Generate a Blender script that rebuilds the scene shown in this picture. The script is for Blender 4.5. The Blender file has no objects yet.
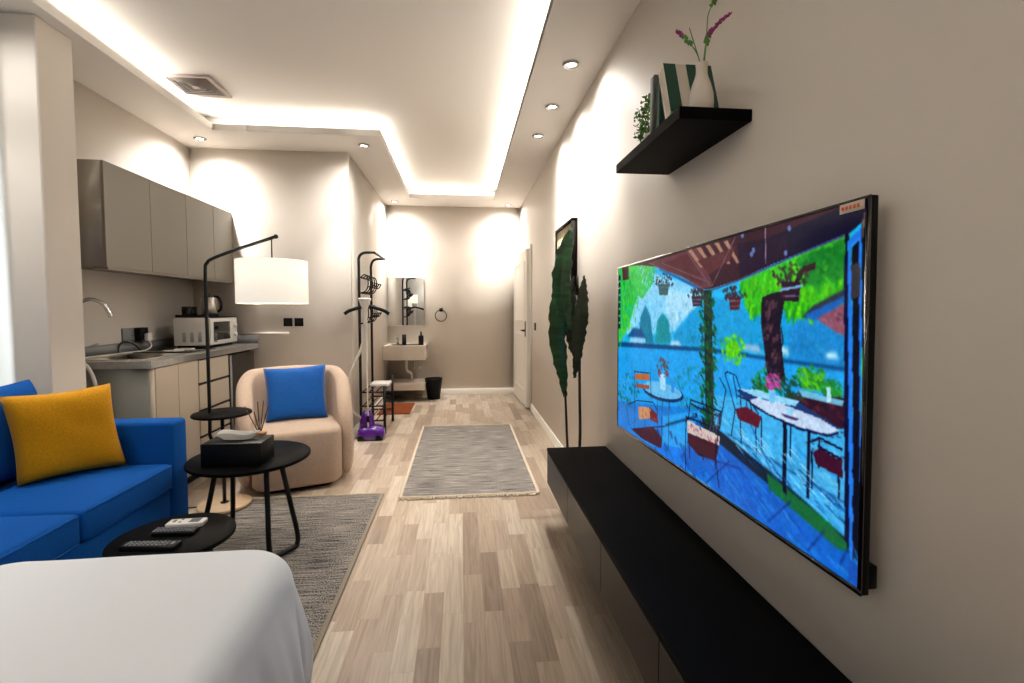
import bpy, bmesh, math, random
import numpy as np
from mathutils import Vector, Matrix
random.seed(7); np.random.seed(7)
C = bpy.context.scene.collection
SC = bpy.context.scene
PI = math.pi
def R(d): return math.radians(d)
def lin(c):
    return tuple((x/255/12.92) if x/255 <= .04045 else ((x/255+.055)/1.055)**2.4 for x in c)

# ------------------------------------------------------------------ materials
def mat(name, rgb, rough=.6, metal=0., bump=0., bscale=60., var=0., vscale=8., spec=.5, stretch=None, emit=None, estr=0., sheen=0., coat=0., trans=0.):
    m = bpy.data.materials.new(name); m.use_nodes = True
    nt = m.node_tree; b = nt.nodes['Principled BSDF']
    col = (*lin(rgb), 1)
    b.inputs['Base Color'].default_value = col
    b.inputs['Roughness'].default_value = rough
    b.inputs['Metallic'].default_value = metal
    b.inputs['Specular IOR Level'].default_value = spec
    b.inputs['Sheen Weight'].default_value = sheen
    b.inputs['Coat Weight'].default_value = coat
    b.inputs['Transmission Weight'].default_value = trans
    tc = nt.nodes.new('ShaderNodeTexCoord')
    mp = nt.nodes.new('ShaderNodeMapping'); nt.links.new(tc.outputs['Object'], mp.inputs['Vector'])
    if stretch: mp.inputs['Scale'].default_value = stretch
    if var:
        n = nt.nodes.new('ShaderNodeTexNoise'); n.inputs['Scale'].default_value = vscale; n.inputs['Detail'].default_value = 5
        nt.links.new(mp.outputs[0], n.inputs['Vector'])
        r = nt.nodes.new('ShaderNodeValToRGB')
        r.color_ramp.elements[0].position = .3; r.color_ramp.elements[1].position = .7
        r.color_ramp.elements[0].color = tuple(max(0, c*(1-var)) for c in col[:3])+(1,)
        r.color_ramp.elements[1].color = tuple(min(1, c*(1+var)) for c in col[:3])+(1,)
        nt.links.new(n.outputs['Fac'], r.inputs[0]); nt.links.new(r.outputs[0], b.inputs['Base Color'])
    if bump:
        n2 = nt.nodes.new('ShaderNodeTexNoise'); n2.inputs['Scale'].default_value = bscale; n2.inputs['Detail'].default_value = 3
        nt.links.new(mp.outputs[0], n2.inputs['Vector'])
        bp = nt.nodes.new('ShaderNodeBump'); bp.inputs['Strength'].default_value = bump; bp.inputs['Distance'].default_value = .004
        nt.links.new(n2.outputs['Fac'], bp.inputs['Height']); nt.links.new(bp.outputs[0], b.inputs['Normal'])
    if emit:
        b.inputs['Emission Color'].default_value = (*lin(emit), 1); b.inputs['Emission Strength'].default_value = estr
    return m

def floor_mat():
    m = bpy.data.materials.new('wood_floor'); m.use_nodes = True
    nt = m.node_tree; b = nt.nodes['Principled BSDF']; N = nt.nodes.new; L = nt.links.new
    tc = N('ShaderNodeTexCoord'); mp = N('ShaderNodeMapping'); mp.inputs['Rotation'].default_value = (0, 0, R(90))
    L(tc.outputs['Object'], mp.inputs['Vector'])
    br = N('ShaderNodeTexBrick'); br.offset = .37; br.offset_frequency = 3; br.squash = .72; br.squash_frequency = 2
    br.inputs['Scale'].default_value = 1; br.inputs['Brick Width'].default_value = .50; br.inputs['Row Height'].default_value = .088
    br.inputs['Mortar Size'].default_value = .0005; br.inputs['Mortar Smooth'].default_value = .3; br.inputs['Bias'].default_value = 0
    br.inputs['Color1'].default_value = (0, 0, 0, 1); br.inputs['Color2'].default_value = (1, 1, 1, 1); br.inputs['Mortar'].default_value = (.0, .0, .0, 1)
    L(mp.outputs[0], br.inputs['Vector'])
    cr = N('ShaderNodeValToRGB'); e = cr.color_ramp.elements
    e[0].position = 0; e[0].color = (*lin((166, 147, 130)), 1); e[1].position = 1; e[1].color = (*lin((222, 207, 189)), 1)
    for p, c in ((.2, (185, 165, 146)), (.45, (201, 182, 162)), (.75, (213, 197, 177))):
        x = e.new(p); x.color = (*lin(c), 1)
    L(br.outputs['Color'], cr.inputs[0])
    # grain: stretched noise, shifted per strip
    sc = N('ShaderNodeMapping'); sc.inputs['Scale'].default_value = (3, 55, 1); L(mp.outputs[0], sc.inputs['Vector'])
    add = N('ShaderNodeVectorMath'); add.operation = 'ADD'
    mul = N('ShaderNodeVectorMath'); mul.operation = 'SCALE'; mul.inputs['Scale'].default_value = 37
    L(br.outputs['Color'], mul.inputs[0]); L(sc.outputs[0], add.inputs[0]); L(mul.outputs[0], add.inputs[1])
    ns = N('ShaderNodeTexNoise'); ns.inputs['Scale'].default_value = 1; ns.inputs['Detail'].default_value = 6; ns.inputs['Distortion'].default_value = 1.2
    L(add.outputs[0], ns.inputs['Vector'])
    gr = N('ShaderNodeValToRGB'); gr.color_ramp.elements[0].position = .32; gr.color_ramp.elements[0].color = (.70, .66, .62, 1)
    gr.color_ramp.elements[1].position = .62; gr.color_ramp.elements[1].color = (1.05, 1.04, 1.03, 1)
    L(ns.outputs['Fac'], gr.inputs[0])
    mx = N('ShaderNodeMix'); mx.data_type = 'RGBA'; mx.blend_type = 'MULTIPLY'; mx.inputs['Factor'].default_value = .75
    L(cr.outputs[0], mx.inputs['A']); L(gr.outputs[0], mx.inputs['B'])
    m2 = N('ShaderNodeMix'); m2.data_type = 'RGBA'; L(br.outputs['Fac'], m2.inputs['Factor'])
    L(mx.outputs['Result'], m2.inputs['A']); m2.inputs['B'].default_value = (*lin((160, 140, 120)), 1)
    L(m2.outputs['Result'], b.inputs['Base Color'])
    b.inputs['Roughness'].default_value = .38; b.inputs['Specular IOR Level'].default_value = .4
    return m

def rug_mat():
    m = bpy.data.materials.new('woven_rug'); m.use_nodes = True
    nt = m.node_tree; b = nt.nodes['Principled BSDF']; N = nt.nodes.new; L = nt.links.new
    tc = N('ShaderNodeTexCoord')
    a = N('ShaderNodeMapping'); a.inputs['Scale'].default_value = (5, 130, 1); L(tc.outputs['Object'], a.inputs['Vector'])
    n1 = N('ShaderNodeTexNoise'); n1.inputs['Scale'].default_value = 1; n1.inputs['Detail'].default_value = 4; L(a.outputs[0], n1.inputs['Vector'])
    c = N('ShaderNodeMapping'); c.inputs['Scale'].default_value = (150, 190, 1); L(tc.outputs['Object'], c.inputs['Vector'])
    n2 = N('ShaderNodeTexNoise'); n2.inputs['Scale'].default_value = 1; n2.inputs['Detail'].default_value = 1; L(c.outputs[0], n2.inputs['Vector'])
    ad = N('ShaderNodeMath'); ad.operation = 'ADD'; L(n1.outputs['Fac'], ad.inputs[0]); L(n2.outputs['Fac'], ad.inputs[1])
    r = N('ShaderNodeValToRGB'); e = r.color_ramp.elements
    e[0].position = .80; e[0].color = (*lin((58, 57, 62)), 1); e[1].position = .97; e[1].color = (*lin((166, 158, 148)), 1)
    x = e.new(.89); x.color = (*lin((100, 97, 97)), 1)
    dv = N('ShaderNodeMath'); dv.operation = 'MULTIPLY'; dv.inputs[1].default_value = .92; L(ad.outputs[0], dv.inputs[0]); L(dv.outputs[0], r.inputs[0])
    L(r.outputs[0], b.inputs['Base Color']); b.inputs['Roughness'].default_value = .95; b.inputs['Specular IOR Level'].default_value = .1
    bp = N('ShaderNodeBump'); bp.inputs['Strength'].default_value = .6; bp.inputs['Distance'].default_value = .004
    L(ad.outputs[0], bp.inputs['Height']); L(bp.outputs[0], b.inputs['Normal'])
    return m

def sheer_mat(name, rgb, tr=.5):
    m = bpy.data.materials.new(name); m.use_nodes = True
    nt = m.node_tree; nt.nodes.clear(); N = nt.nodes.new; L = nt.links.new
    o = N('ShaderNodeOutputMaterial'); d = N('ShaderNodeBsdfDiffuse'); t = N('ShaderNodeBsdfTranslucent'); mx = N('ShaderNodeMixShader')
    d.inputs[0].default_value = (*lin(rgb), 1); t.inputs[0].default_value = (*lin(rgb), 1); mx.inputs[0].default_value = tr
    L(d.outputs[0], mx.inputs[1]); L(t.outputs[0], mx.inputs[2]); L(mx.outputs[0], o.inputs[0])
    w = N('ShaderNodeTexWave'); w.inputs['Scale'].default_value = 60; w.bands_direction = 'Z'
    tc = N('ShaderNodeTexCoord'); L(tc.outputs['Object'], w.inputs['Vector'])
    bp = N('ShaderNodeBump'); bp.inputs['Strength'].default_value = .2; bp.inputs['Distance'].default_value = .001
    L(w.outputs['Fac'], bp.inputs['Height']); L(bp.outputs[0], d.inputs['Normal'])
    return m

def pane_mat():
    m = bpy.data.materials.new('window_glass'); m.use_nodes = True
    nt = m.node_tree; nt.nodes.clear(); N = nt.nodes.new; L = nt.links.new
    o = N('ShaderNodeOutputMaterial'); t = N('ShaderNodeBsdfTransparent'); g = N('ShaderNodeBsdfGlossy'); mx = N('ShaderNodeMixShader')
    t.inputs[0].default_value = (.93, .96, .97, 1); g.inputs['Roughness'].default_value = .02; mx.inputs[0].default_value = .08
    L(t.outputs[0], mx.inputs[1]); L(g.outputs[0], mx.inputs[2]); L(mx.outputs[0], o.inputs[0]); return m
M = dict(
    wall=mat('wall_paint', (221, 213, 203), .55, bump=.05, bscale=25, spec=.35),
    ceil=mat('ceiling_paint', (230, 225, 219), .8),
    trim=mat('white_trim', (232, 226, 216), .4),
    floor=floor_mat(), rug=rug_mat(),
    grey_edge=mat('grey_yarn', (150, 140, 126), .9, bump=.5, bscale=120, spec=.1),
    cream=mat('cream_yarn', (205, 190, 168), .9, bump=.5, bscale=120, spec=.1),
    black_metal=mat('black_metal', (13, 13, 14), .42, .0, spec=.3),
    black_wood=mat('black_wood', (6, 6, 6), .55, spec=.05, bump=.12, bscale=30, stretch=(1, .05, 1), var=.15, vscale=30),
    console_top=mat('console_top_black', (7, 7, 8), .6, spec=.03),
    console_door=mat('console_door_gloss', (20, 16, 14), .3, spec=.12),
    blue=mat('blue_fabric', (2, 74, 150), .9, bump=.45, bscale=350, var=.18, vscale=220, sheen=.0, spec=.15),
    blue2=mat('blue_velvet', (2, 80, 160), .7, bump=.3, bscale=260, var=.10, vscale=40, sheen=.15, spec=.2),
    yellow=mat('mustard_fabric', (196, 138, 8), .85, bump=.45, bscale=320, var=.15, vscale=150, sheen=.1, spec=.15),
    boucle=mat('beige_boucle', (190, 168, 150), .95, bump=.5, bscale=240, var=.06, vscale=60, sheen=.1, spec=.1),
    duvet=mat('white_cotton', (238, 242, 248), .85, bump=.25, bscale=9, spec=.15),
    cab=mat('taupe_cabinet', (122, 115, 104), .38, spec=.4),
    cab_side=mat('taupe_cabinet_side', (150, 142, 131), .25, .3),
    cab_low=mat('base_cabinet_beige', (176, 164, 148), .45),
    cab_low_side=mat('base_cabinet_grey', (122, 122, 116), .5),
    stone=mat('grey_worktop', (150, 148, 144), .4, bump=.05, var=.12, vscale=25),
    upstand=mat('dark_grey_upstand', (112, 112, 112), .45),
    marble=mat('pale_marble', (205, 194, 180), .35, var=.10, vscale=5),
    dark_gap=mat('dark_gap', (22, 18, 16), .8),
    steel=mat('brushed_steel', (190, 182, 172), .28, .95),
    chrome=mat('chrome', (215, 215, 215), .12, 1.),
    mirror=mat('mirror_glass', (225, 228, 228), .01, 1.),
    white_pl=mat('white_plastic', (228, 224, 218), .4),
    grey_pl=mat('grey_plastic', (120, 122, 124), .5),
    black_pl=mat('black_plastic', (7, 7, 8), .45, spec=.2),
    key=mat('grey_button', (120, 122, 128), .5),
    glass_black=mat('black_glass', (8, 8, 9), .08, coat=.5),
    purple=mat('purple_plastic', (78, 10, 132), .22, coat=.5),
    shade=mat('lamp_shade_linen', (245, 238, 226), .9, bump=.1, bscale=40, stretch=(1, 1, .05), emit=(255, 244, 226), estr=.6),
    wood_base=mat('pale_wood_base', (214, 184, 148), .5, var=.08, vscale=6, stretch=(1, 8, 1)),
    wood_cap=mat('honey_wood', (196, 140, 80), .5),
    reed=mat('reed_stick', (74, 52, 40), .8),
    tissue=sheer_mat('tissue_paper', (238, 236, 232), .35),
    curtain=sheer_mat('curtain_linen', (186, 188, 187), .2),
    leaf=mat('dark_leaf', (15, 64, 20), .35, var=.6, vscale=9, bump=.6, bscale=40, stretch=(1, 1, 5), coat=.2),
    leaf_dk=mat('deep_green_leaf', (18, 40, 20), .4, var=.4, vscale=9, bump=.6, bscale=40, stretch=(1, 1, 5), coat=.2),  # deeper green of some leaves
    stem=mat('plant_stem', (34, 34, 22), .6),
    moss=mat('boxwood_leaf', (72, 130, 36), .6, var=.4, vscale=30),
    purple_fl=mat('magenta_blossom', (148, 42, 116), .7, var=.3, vscale=90),
    ceramic=mat('white_ceramic', (226, 216, 204), .35),
    book_green=mat('dark_green_cover', (8, 66, 52), .45), book_white=mat('white_cover', (226, 216, 206), .5),
    page=mat('book_pages', (214, 206, 188), .8), book_grey=mat('grey_green_spine', (88, 94, 86), .6),
    frame_dark=mat('dark_frame', (20, 14, 12), .6, spec=.08),
    art_a=mat('art_cream', (214, 202, 160), .8), art_b=mat('art_olive', (110, 122, 62), .8), art_c=mat('art_sage', (160, 168, 130), .8),
    mat_brown=mat('rust_doormat', (118, 60, 32), .95, bump=.6, bscale=200, spec=.1),
    hose=mat('pale_hose', (206, 200, 192), .5),
    led=mat('downlight_glow', (255, 255, 255), .5, emit=(255, 246, 232), estr=14),
    vent=mat('vent_grille', (176, 160, 152), .6), vent_dk=mat('vent_dark', (110, 98, 92), .7),
    sticker=mat('paper_sticker', (222, 206, 190), .7), sticker_red=mat('sticker_orange', (214, 106, 60), .6),
    display_grey=mat('remote_screen', (90, 96, 98), .3),  # plain grey display of the remote
    pane=pane_mat(),
    pot=mat('dark_pot', (30, 28, 27), .6), soil=mat('soil', (40, 30, 22), .95, bump=.6),
)

# ------------------------------------------------------------------ mesh helpers
def bmn(): return bmesh.new()
def box(bm, x0, x1, y0, y1, z0, z1, bev=0., seg=2):
    v = [bm.verts.new(p) for p in ((x0, y0, z0), (x1, y0, z0), (x1, y1, z0), (x0, y1, z0), (x0, y0, z1), (x1, y0, z1), (x1, y1, z1), (x0, y1, z1))]
    f = [bm.faces.new([v[i] for i in q]) for q in ((3, 2, 1, 0), (4, 5, 6, 7), (0, 1, 5, 4), (1, 2, 6, 5), (2, 3, 7, 6), (3, 0, 4, 7))]
    if bev:
        es = list({e for q in f for e in q.edges})
        bmesh.ops.bevel(bm, geom=es, offset=bev, segments=seg, profile=.5, affect='EDGES')
    return bm
def B(*a, **k): return box(bmn(), *a, **k)
def lathe(bm, prof, c=(0, 0, 0), seg=32, sx=1., sy=1., cap=True):
    rings = []
    for r, z in prof:
        rings.append([bm.verts.new((c[0]+r*sx*math.cos(2*PI*k/seg), c[1]+r*sy*math.sin(2*PI*k/seg), c[2]+z)) for k in range(seg)])
    for a, b in zip(rings, rings[1:]):
        for k in range(seg):
            bm.faces.new((a[k], a[(k+1) % seg], b[(k+1) % seg], b[k]))
    if cap:
        bm.faces.new(rings[0][::-1]); bm.faces.new(rings[-1])
    return bm
def smooth_path(pts, n=6):
    P = [Vector(p) for p in pts]
    if len(P) < 3: return P
    out = []
    for i in range(len(P)-1):
        p0 = P[i-1] if i else P[i]*2-P[i+1]; p1 = P[i]; p2 = P[i+1]; p3 = P[i+2] if i+2 < len(P) else P[i+1]*2-P[i]
        for k in range(n):
            t = k/n
            out.append(.5*((2*p1)+(p2-p0)*t+(2*p0-5*p1+4*p2-p3)*t*t+(3*p1-p0-3*p2+p3)*t**3))
    out.append(P[-1]); return out
def tube(bm, pts, r, seg=10, curve=0, r2=None):
    P = smooth_path(pts, curve) if curve else [Vector(p) for p in pts]
    rings = []; up = None
    for i, p in enumerate(P):
        t = (P[min(i+1, len(P)-1)]-P[max(i-1, 0)]).normalized()
        if up is None: up = Vector((0, 0, 1)) if abs(t.z) < .9 else Vector((1, 0, 0))
        a = t.cross(up)
        if a.length < 1e-6: a = t.cross(Vector((0, 1, .1)))
        a.normalize(); b = t.cross(a).normalized(); up = -b if False else up
        if i: # parallel transport
            a = pa-t*pa.dot(t); a.normalize(); b = t.cross(a)
        pa = a
        rr = r if r2 is None else r+(r2-r)*i/(len(P)-1)
        rings.append([bm.verts.new(p+a*rr*math.cos(2*PI*k/seg)+b*rr*math.sin(2*PI*k/seg)) for k in range(seg)])
    for A, Bq in zip(rings, rings[1:]):
        for k in range(seg): bm.faces.new((A[k], A[(k+1) % seg], Bq[(k+1) % seg], Bq[k]))
    bm.faces.new(rings[0][::-1]); bm.faces.new(rings[-1])
    return bm
def T(*a, **k): return tube(bmn(), *a, **k)
def cyl(bm, c, r, z0, z1, seg=24, bev=.0):
    if bev: return lathe(bm, [(r-bev, z0), (r, z0+bev), (r, z1-bev), (r-bev, z1)], (c[0], c[1], 0), seg)
    return lathe(bm, [(r, z0), (r, z1)], (c[0], c[1], 0), seg)
def ball(bm, c, r, s=(1, 1, 1), seg=12):
    bmesh.ops.create_uvsphere(bm, u_segments=seg, v_segments=max(6, seg//2), radius=1, matrix=Matrix.Translation(c) @ Matrix.Diagonal((r*s[0], r*s[1], r*s[2], 1)))
    return bm
def prism(bm, poly, axis, a, b):
    """closed 2D polygon extruded between a and b along axis 'x','y' or 'z'"""
    def P(u, v, w): return {'x': (w, u, v), 'y': (u, w, v), 'z': (u, v, w)}[axis]
    A = [bm.verts.new(P(u, v, a)) for u, v in poly]; Q = [bm.verts.new(P(u, v, b)) for u, v in poly]
    n = len(poly); bm.faces.new(A); bm.faces.new(Q[::-1])
    for i in range(n): bm.faces.new((A[i], Q[i], Q[(i+1) % n], A[(i+1) % n]))
    bmesh.ops.recalc_face_normals(bm, faces=bm.faces); return bm
def pillow(bm, c4, th, n=18, puff=1., wr=.0):
    """cushion from 4 corners (bl, br, tr, tl), bulging by th/2 each side, slightly pinched edges"""
    bl, br, tr, tl = [Vector(p) for p in c4]
    nrm = (br-bl).cross(tl-bl).normalized()
    g = {}
    for s in (1, -1):
        for i in range(n+1):
            for j in range(n+1):
                u, v = i/n, j/n
                edge = i in (0, n) or j in (0, n)
                if s == -1 and edge: g[s, i, j] = g[1, i, j]; continue
                # sides pulled in a little between corners
                pu = u+(.5-u)*.07*math.sin(PI*v)**1*(abs(2*u-1)); pv = v+(.5-v)*.07*math.sin(PI*u)*(abs(2*v-1))
                p = bl.lerp(br, pu).lerp(tl.lerp(tr, pu), pv)
                h = (max(0, 1-(2*u-1)**4)*max(0, 1-(2*v-1)**4))**.5
                w = wr*math.sin(9*u+4*v*v)*math.sin(7*v+1)*h
                g[s, i, j] = bm.verts.new(p+nrm*s*(th/2*h**puff+w))
    for s in (1, -1):
        for i in range(n):
            for j in range(n):
                q = [g[s, i, j], g[s, i+1, j], g[s, i+1, j+1], g[s, i, j+1]]
                if s == -1: q = q[::-1]
                if len(set(q)) == 4: bm.faces.new(q)
    return bm
def softbox(bm, x0, x1, y0, y1, z0, z1, r=.04, crown=.0, n=10):
    """upholstered block: rounded edges and a slightly crowned top"""
    box(bm, x0, x1, y0, y1, z0, z1, r, 4)
    if crown:
        bmesh.ops.subdivide_edges(bm, edges=[e for e in bm.edges if e.calc_length() > .15], cuts=n, use_grid_fill=True)
        for v in bm.verts:
            if v.co.z > z1-r-.001 or True:
                u = (v.co.x-x0)/(x1-x0); w = (v.co.y-y0)/(y1-y0); t = (v.co.z-z0)/(z1-z0)
                k = max(0, math.sin(PI*min(max(u, 0), 1)))*max(0, math.sin(PI*min(max(w, 0), 1)))
                v.co.z += crown*k**.6*max(0, t)
    return bm

def link(o, parent=None):
    C.objects.link(o)
    if parent is not None: o.parent = parent
    return o
def wloc(o):
    v = Vector(o.location)
    while o.parent is not None:
        o = o.parent; v += Vector(o.location)
    return v
def obj(name, bm, m, parent=None, origin=None, ang=32, flat=False):
    """link bm (given in world coordinates) as ONE mesh object"""
    for f in bm.faces: f.smooth = not flat
    if not flat:
        for e in bm.edges:
            if len(e.link_faces) == 2 and e.calc_face_angle(0) > R(ang): e.smooth = False
    off = wloc(parent) if parent is not None else Vector(origin or (0, 0, 0))
    bmesh.ops.translate(bm, verts=bm.verts, vec=-off)
    me = bpy.data.meshes.new(name); bm.to_mesh(me); bm.free()
    for k in (m if isinstance(m, (list, tuple)) else [m]): me.materials.append(M[k] if isinstance(k, str) else k)
    o = bpy.data.objects.new(name, me)
    if parent is None: o.location = off
    return link(o, parent)
def thing(name, label, cat, loc=(0, 0, 0), group=None):
    o = bpy.data.objects.new(name, None); o.location = loc; C.objects.link(o)
    o['label'] = label; o['category'] = cat
    if group: o['group'] = group
    return o
def tag(o, label, cat, group=None):
    o['label'] = label; o['category'] = cat
    if group: o['group'] = group
    return o
def struct(name, bm, m, parent=None, label=None, **k):
    o = obj(name, bm, m, parent, **k)
    if parent is None: o['kind'] = 'structure'
    if label: o['label'] = label
    return o
def copy_tree(o, parent=None):
    c = o.copy(); C.objects.link(c)
    if parent is not None: c.parent = parent
    for ch in list(o.children): copy_tree(ch, c)
    return c
def setmats(o, fn):
    for p in o.data.polygons: p.material_index = fn(p)

# ------------------------------------------------------------------ the room
XR, XL, YB, YK, YF, H, HU, XC = .875, -2.53, 7.23, 4.85, -2.3, 2.8, 2.95, -1.09
struct('floor', B(XL-.2, XR+.1, YF-.1, YB+.1, -.08, 0), 'floor')
struct('ceiling', B(XL-.2, XR+.1, YF-.1, YB+.1, HU, HU+.08), 'ceil')
struct('wall_right', B(XR, XR+.1, YF-.1, YB+.1, 0, HU), 'wall')
struct('wall_back', B(XC, XR, YB, YB+.1, 0, HU), 'wall')
struct('wall_kitchen', B(XL, XC, YK, YK+.1, 0, HU), 'wall')
struct('wall_corridor', B(XC-.1, XC, YK+.1, YB+.1, 0, HU), 'wall')
WY0, WY1, WZ0, WZ1 = .55, 2.45, .55, 2.45
bm = bmn()
box(bm, XL-.12, XL, YF, WY0, 0, HU); box(bm, XL-.12, XL, WY1, YK+.1, 0, HU)
box(bm, XL-.12, XL, WY0, WY1, 0, WZ0); box(bm, XL-.12, XL, WY0, WY1, WZ1, HU)
struct('wall_left', bm, 'wall')
struct('wall_pier', B(XL, -2.16, 2.76, 3.0, 0, H, .006, 1), 'wall')
struct('wall_front', B(XL-.2, XR+.1, YF-.1, YF, 0, HU), 'wall')
w = struct('window_1', B(XL-.06, XL-.05, WY0+.05, WY1-.05, WZ0+.05, WZ1-.05), 'pane')
bm = bmn()
for a in ((WY0, WY0+.05, WZ0, WZ1), (WY1-.05, WY1, WZ0, WZ1), (1.475, 1.525, WZ0, WZ1), (WY0, WY1, WZ0, WZ0+.05), (WY0, WY1, WZ1-.05, WZ1)):
    box(bm, XL-.08, XL-.03, *a)
obj('window_frame', bm, 'trim', w)
# dropped border around the raised ceiling, with a cove all round
bm = bmn()
TX0, TX1, TY1, TKX, TKY, TY0 = -2.085, .453, 6.72, -.70, 4.365, -1.4
for a in ((TX1, XR, YF, YB), (XC, TX1, TY1, YB), (XC, TKX, TKY, TY1), (XL, XC, TKY, YK), (XL, TX0, YF, TKY), (TX0, TX1, YF, TY0)):
    box(bm, *a, H, H+.055)
bmesh.ops.remove_doubles(bm, verts=bm.verts, dist=.0005)
struct('trim_1', bm, 'ceil')
bm = bmn(); q = .11      # upright back of the cove
for a in ((TX1+q, TX1+q+.02, TY0, TY1+q), (TKX-q, TX1+q, TY1+q, TY1+q+.02), (TKX-q-.02, TKX-q, TKY+q+.02, TY1+q), (TX0-q, TKX-q, TKY+q, TKY+q+.02), (TX0-q-.02, TX0-q, TY0, TKY+q), (TX0-q, TX1+q, TY0-q-.02, TY0-q)):
    box(bm, *a, H+.0555, HU-.0005)
struct('trim_4', bm, 'ceil')
# skirting
bb = [(0, 0), (.014, 0), (.014, .078), (.008, .09), (0, .09)]
struct('baseboard_right', prism(bmn(), [(XR-u, v) for u, v in bb], 'y', YF, 6.0), 'trim')
struct('baseboard_back', prism(bmn(), [(YB-u, v) for u, v in bb], 'x', -.5, XR), 'trim')
struct('baseboard_kitchen', prism(bmn(), [(YK-u, v) for u, v in bb], 'x', -1.9, XC), 'trim')
struct('baseboard_corridor', prism(bmn(), [(XC+u, v) for u, v in bb], 'y', YK, YB-.5), 'trim')
struct('trim_2', B(-2.1, -1.67, YK-.012, YK, 1.045, 1.068), 'wall')
# door leaf folded back against the right wall
d0, d1 = Vector((.79, 7.16, 0)), Vector((.845, 6.13, 0))
dv = (d1-d0).normalized(); nx = Vector((-dv.y, dv.x, 0)); nx = nx if nx.x < 0 else -nx
def door_piece(bm, a, b, z0, z1, t0, t1, bev=0):
    n0 = len(bm.verts); bm.verts.ensure_lookup_table()
    box(bm, a, b, t0, t1, z0, z1, bev); bm.verts.ensure_lookup_table()
    for v in bm.verts[n0:]:
        p = d0+dv*v.co.x+nx*v.co.y; v.co = Vector((p.x, p.y, v.co.z))
    bmesh.ops.recalc_face_normals(bm, faces=bm.faces)
    return bm
LW = (d1-d0).length
bm = door_piece(bmn(), 0, LW, .012, 2.06, -.02, .02)
for z0, z1 in ((.2, .95), (1.12, 1.92)):
    for a in ((.13, .15, z0, z1), (LW-.15, LW-.13, z0, z1), (.13, LW-.13, z0, z0+.02), (.13, LW-.13, z1-.02, z1)):
        door_piece(bm, a[0], a[1], a[2], a[3], .018, .026)
d = struct('door_1', bm, 'trim')
bm = door_piece(bmn(), LW-.085, LW-.045, .93, 1.13, .018, .028, .003)
door_piece(bm, LW-.18, LW-.05, 1.0, 1.02, .05, .066, .005); door_piece(bm, LW-.075, LW-.055, .998, 1.022, .02, .06, .004)
obj('door_handle', bm, 'black_metal', d)
struct('trim_3', B(XR-.02, XR, 5.99, 6.045, 0, 2.1), 'trim')

# ------------------------------------------------------------------ ceiling fittings
SPOTK = .6; BEAMK = 1.8
def spot(loc, e, size=2.95, blend=1.0, col=(1, .965, .92)):
    l = bpy.data.lights.new('downlight_lamp', 'SPOT'); l.energy = e*SPOTK; l.spot_size = size; l.spot_blend = blend; l.color = col; l.shadow_soft_size = .03
    o = bpy.data.objects.new('downlight_lamp', l); o.location = loc; C.objects.link(o)
    l2 = l.copy(); l2.spot_size = 1.25; l2.spot_blend = 1.0; l2.energy = e*BEAMK     # the fitting's main beam
    o2 = bpy.data.objects.new('downlight_beam', l2); o2.location = loc; C.objects.link(o2); return o
DL = [(.675, 2.97, 34, 'round downlight in the ceiling border, nearest of the row along the right wall'),
      (.675, 3.59, 34, 'round downlight in the ceiling border, second nearest along the right wall'),
      (.665, 4.2, 36, 'round downlight in the ceiling border, third nearest along the right wall'),
      (.67, 7.0, 58, 'small downlight in the far right ceiling corner above the open door'),
      (-.89, 4.61, 50, 'round downlight above the inner corner where kitchen wall meets corridor'),
      (-.93, 6.94, 58, 'small downlight in the far left ceiling corner above the mirror'),
      (-2.29, 4.57, 65, 'round downlight in the kitchen corner above the wall cabinets')]
dl0 = None
for x, y, e, lab in DL:
    if dl0 is None:
        dl0 = thing('downlight', lab, 'ceiling light', (x, y, H-.012), 'recessed ceiling downlights')
        bm = lathe(bmn(), [(.046, .0), (.034, .0), (.030, .008), (.030, .013), (.050, .013), (.050, .004)], (x, y, H-.013), 28, cap=False)
        obj('trim_ring', bm, 'chrome', dl0)
        obj('lens', cyl(bmn(), (x, y), .029, H-.006, H-.002), 'led', dl0)
        o = dl0
    else:
        o = copy_tree(dl0); o.location = (x, y, H-.012); o['label'] = lab
    spot((x, y, H-.02), e)
# ceiling vent
v = thing('ceiling_vent', 'square louvred air vent in the raised ceiling near the kitchen', 'vent', (-1.948, 3.86, HU))
def sqring(bm, c, r0, z0, r1, z1):
    a = [bm.verts.new((c[0]+sx*r0, c[1]+sy*r0, z0)) for sx, sy in ((-1, -1), (1, -1), (1, 1), (-1, 1))]
    b = [bm.verts.new((c[0]+sx*r1, c[1]+sy*r1, z1)) for sx, sy in ((-1, -1), (1, -1), (1, 1), (-1, 1))]
    for k in range(4): bm.faces.new((a[k], b[k], b[(k+1) % 4], a[(k+1) % 4]))
bm = bmn(); c = (-1.948, 3.86)
sqring(bm, c, .175, HU-.001, .172, HU-.016); sqring(bm, c, .172, HU-.016, .142, HU-.012); sqring(bm, c, .142, HU-.012, .140, HU-.001)
obj('frame', bm, 'vent', v)
bm = bmn()
for k in range(4):
    r = .136-.03*k
    sqring(bm, c, r, HU-.004, r-.022, HU-.018); sqring(bm, c, r-.022, HU-.018, r-.026, HU-.014)
obj('louvre', bm, 'vent_dk', v)
v2 = obj('centre_plate', B(c[0]-.022, c[0]+.022, c[1]-.022, c[1]+.022, HU-.02, HU-.012, .002), 'vent', v)

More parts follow.
